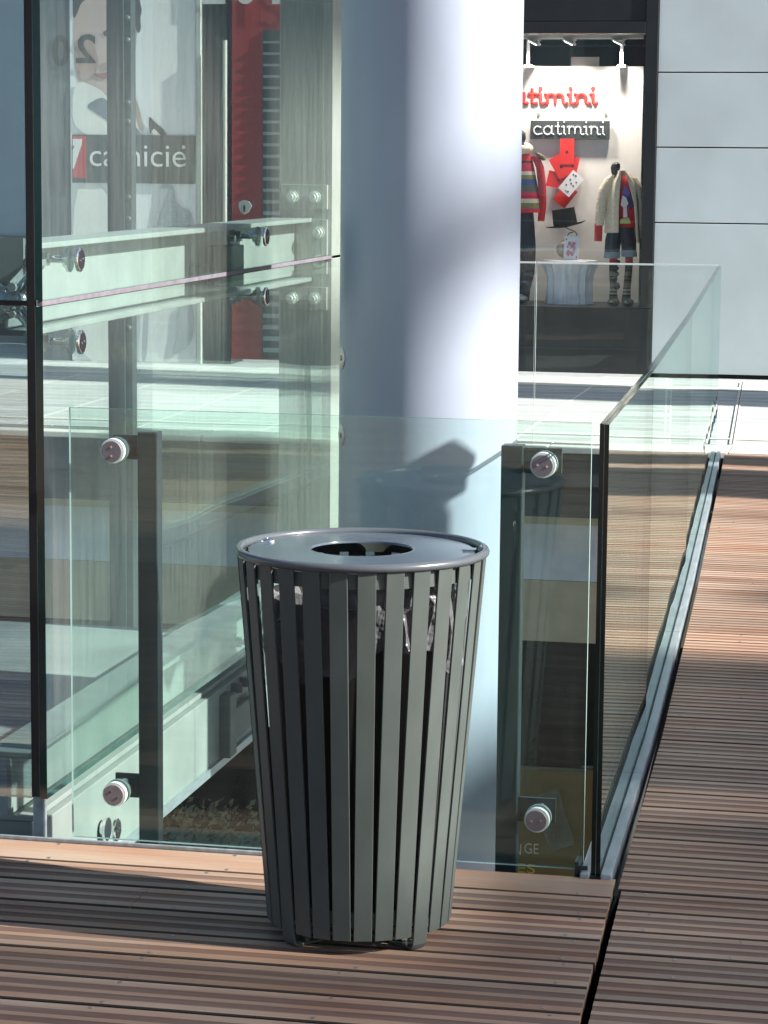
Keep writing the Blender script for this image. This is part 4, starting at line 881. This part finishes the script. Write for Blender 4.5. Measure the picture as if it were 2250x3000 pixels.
mb = MB(); a, b_ = ony(1515, 2556, YS - .004), ony(1568, 2532, YS - .004); put_text(mb, 'ES', a.x, b_.x, a.z, b_.z, YS - .004); build(mb, 'yellow_lettering', pm('letter_yellow', (.6, .5, .06), .6), sg)
mb = MB(); mb.box((A.x + .1, YS + .06, -4), (A.x + .16, YS + .12, B.z)); mb.box((B.x - .16, YS + .06, -4), (B.x - .1, YS + .12, B.z)); build(mb, 'legs', M_post, sg)
mf = glass('film_clear', (.84, .84, .83), .25, 0)
mb = MB(); mb.prism([ony(x_, y_, YS - .03) for x_, y_ in ((1558, 2335), (1634, 2311), (1685, 2473), (1612, 2497))], (0, .002, 0)); tag(build(mb, 'plastic_sleeve', mf, origin=ony(1620, 2400, YS)), 'see-through plastic sleeve hanging askew over the brown sign board', 'sleeve')
# planted trough and ledges on the lower floor
M_leaf = [pm('leaf_olive', (.17, .18, .07), .6, 0, .3, 10), pm('leaf_dark', (.07, .09, .045), .6, 0, .3, 10), pm('leaf_rust', (.22, .13, .06), .6, 0, .3, 10)]
rs = random.Random(11)
for i, (yy, zz, lab) in enumerate(((13.2, -2.0, 'highest leafy row of low shrubs seen through the glass beside the bin'), (12.4, -2.3, 'second leafy row of low shrubs down from the top beside the bin'), (11.6, -2.6, 'third leafy row of low shrubs down from the top beside the bin'), (10.8, -2.9, 'lowest leafy row of low shrubs seen through the glass beside the bin'))):
    pb_ = thing('planter_box', 'long pale planter box holding the ' + lab.split(' of low')[0], 'planter', (-4, yy, -4), 'stepped planter boxes below the lift')
    mb = MB(); mb.box((-7.2, yy - .25, -4), (-2.4, yy + .25, zz - .12)); build(mb, 'trough', pm('planter_wood', (.34, .33, .22), .8, 0, .2, 6), pb_, bevel=.01)
    mb = MB()
    for k in range(2600):
        c = Vector((rs.uniform(-7.1, -2.45), yy + rs.uniform(-.22, .22), zz + rs.uniform(-.12, .08))); n_ = Vector((rs.uniform(-1, 1), rs.uniform(-1, .3), rs.uniform(.1, 1))).normalized(); u_ = n_.orthogonal().normalized()*rs.uniform(.010, .026); v_ = n_.cross(u_)*.6
        mb.poly([c - u_, c - v_, c + u_, c + v_], rs.choice((0, 0, 1, 1, 2)))
    hg = tag(build(mb, 'hedge', M_leaf, origin=(-4, yy, zz)), lab, 'hedge', 'rows of low shrubs below the lift')
# pale ledge running across the lower level
lg = MB(); lg.box((-7, 13.9, -1.62), (-2.2, 14.1, -1.5)); tag(build(lg, 'pale_ledge', M_kerb, bevel=.01, origin=(-4, 14, -1.6)), 'pale stone ledge above the shrubs on the lower level', 'ledge')
# strip lamps
mb = MB()

# ================================================================ REST OF THE PLACE (behind and beside the camera)
bf = thing('opposite_building', 'pale blue grey building facade standing opposite the lift', 'building', (-8, -9, 0))
mb = MB(); mb.box((-40, -9.4, .9), (8, -9, 9)); build(mb, 'facade', pm('facade_pale_blue', (.60, .70, .82), .6, 0, .06, 1), bf)
mb = MB(); mb.box((-40, -9.0, .35), (8, -8.97, .9)); mb.box((-40, -9.4, 0), (8, -9.001, .9)); build(mb, 'plinth', pm('plinth_brown', (.20, .17, .15), .6), bf)
mb = MB()
for x_ in range(-36, 6, 6): mb.box((x_, -9.0, 2.35), (x_ + 3.6, -8.98, 2.55))
build(mb, 'sign_band', pm('band_ochre', (.42, .40, .25), .6), bf)
mb = MB(); mb.box((-40, -9, -.1), (9, -6, -.004)); struct(build(mb, 'pavement', M_plaza))
# tall unseen blockers added right of the walkway; their shadows band the paving and boards
def caster(name, label, cat, X, yt0, yt1, xt, h, w=.5, group=None):
    s_ = SUNV.y/SUNV.x*(X - xt); mb = MB(); mb.box((X, yt0 + s_, .001), (X + w, yt1 + s_, h)); mb.box((X - .06, yt0 + s_ - .06, .001), (X + w + .06, yt1 + s_ + .06, .0) if False else (X - .05, yt0 + s_ - .05, .12))
    return tag(build(mb, name, M_stone, bevel=.01, origin=(X, (yt0 + yt1)/2 + s_, 0)), label, cat, group)
caster('shade_block', 'wide unseen added pier on the paving beyond the walkway nearest the shops', 'blocker', 7.0, 16.93, 18.02, -1.6, 9)
caster('shade_block', 'broad unseen added pier right of the walkway facing the far glass', 'blocker', 5.0, 12.25, 13.34, -.8, 6)
caster('shade_block', 'slim unseen added pier right of the walkway at its far end', 'blocker', 5.0, 13.57, 13.97, -.8, 6)
# high unseen footbridge far to the right, added to dim deck and column
fbz = thing('sunblocker', 'high unseen footbridge crossing far to the right of the walkway', 'sunblocker', (24, 4.9, -4))
def shade(x0, x1, y0, y1, d=28.0, t=.15, nm='shade_beam'):
    o = SUNV*d; mb = MB(); mb.box((x0 + o.x, y0 + o.y, o.z), (x1 + o.x, y1 + o.y, o.z + t)); build(mb, nm, M_galv, fbz)
def lattice(x0, x1, y0, y1, w, pitch, nm='shade_lattice'):
    o = SUNV*30; mb = MB(); y = y0
    while y < y1 - .01: mb.box((x0 + o.x, y + o.y, o.z), (x1 + o.x, min(y + w, y1) + o.y, o.z + .06)); y += pitch
    build(mb, nm, M_galv, fbz)['kind'] = 'stuff'
lattice(-.95, 3.2, 6.35, 8.25, .173, .18)
lattice(-.95, 3.2, 1.0, 6.3, .149, .18)
lattice(-5.5, -.96, 1.0, 4.86, .147, .18)
shade(-3.55, -3.22, 5.9, 9.5, 40, .10, 'shade_bar')
shade(-6.2, -5.0, 5.9, 9.5, 40, .10, 'shade_bar')
mb = MB(); o = SUNV*30; mb.box((25, 3.2, -4), (25.4, 3.6, o.z + .15)); mb.box((25, 6.6, -4), (25.4, 7.0, o.z + .15)); build(mb, 'leg', M_galv, fbz)

# unseen added telescope standing right of the walkway (shaped to shadow the column)
ct = thing('shadow_post', 'dark unseen added telescope on a post standing right of the walkway', 'silhouette', (.25, 7.0, 0))
e_ = .2 + 1.31; dz_ = e_*SUNV.z/SUNV.x; dy_ = e_*SUNV.y/SUNV.x
zc_ = onx(1330, 1430, -1.3).z + dz_; y0_ = 7.348 + dy_
mb = MB(); mb.box((.19, y0_ - .11, .02), (.27, y0_, zc_ - .03)); build(mb, 'post', M_post, ct, bevel=.004)
mb = MB(); mb.lathe((.23, y0_ - .055, 0), [(.16, 0), (.16, .02)], 32); build(mb, 'base_plate', M_post, ct)
mb = MB(); mb.tube([(.2, y0_ - .30, zc_ - .06), (.2, y0_ - .22, zc_ + .03), (.2, y0_ - .09, zc_ + .055), (.2, y0_ - .01, zc_ + .055), (.2, y0_ + .012, zc_ + .02)], [.05, .075, .09, .075, .055], 20); build(mb, 'head', M_post, ct, smooth=True)
mb = MB(); mb.cyl((.2, y0_ + .002, zc_ + .005), (.2, y0_ + .034, zc_ + .002), .036, 20); build(mb, 'shadow_knob', M_post, ct, smooth=True)
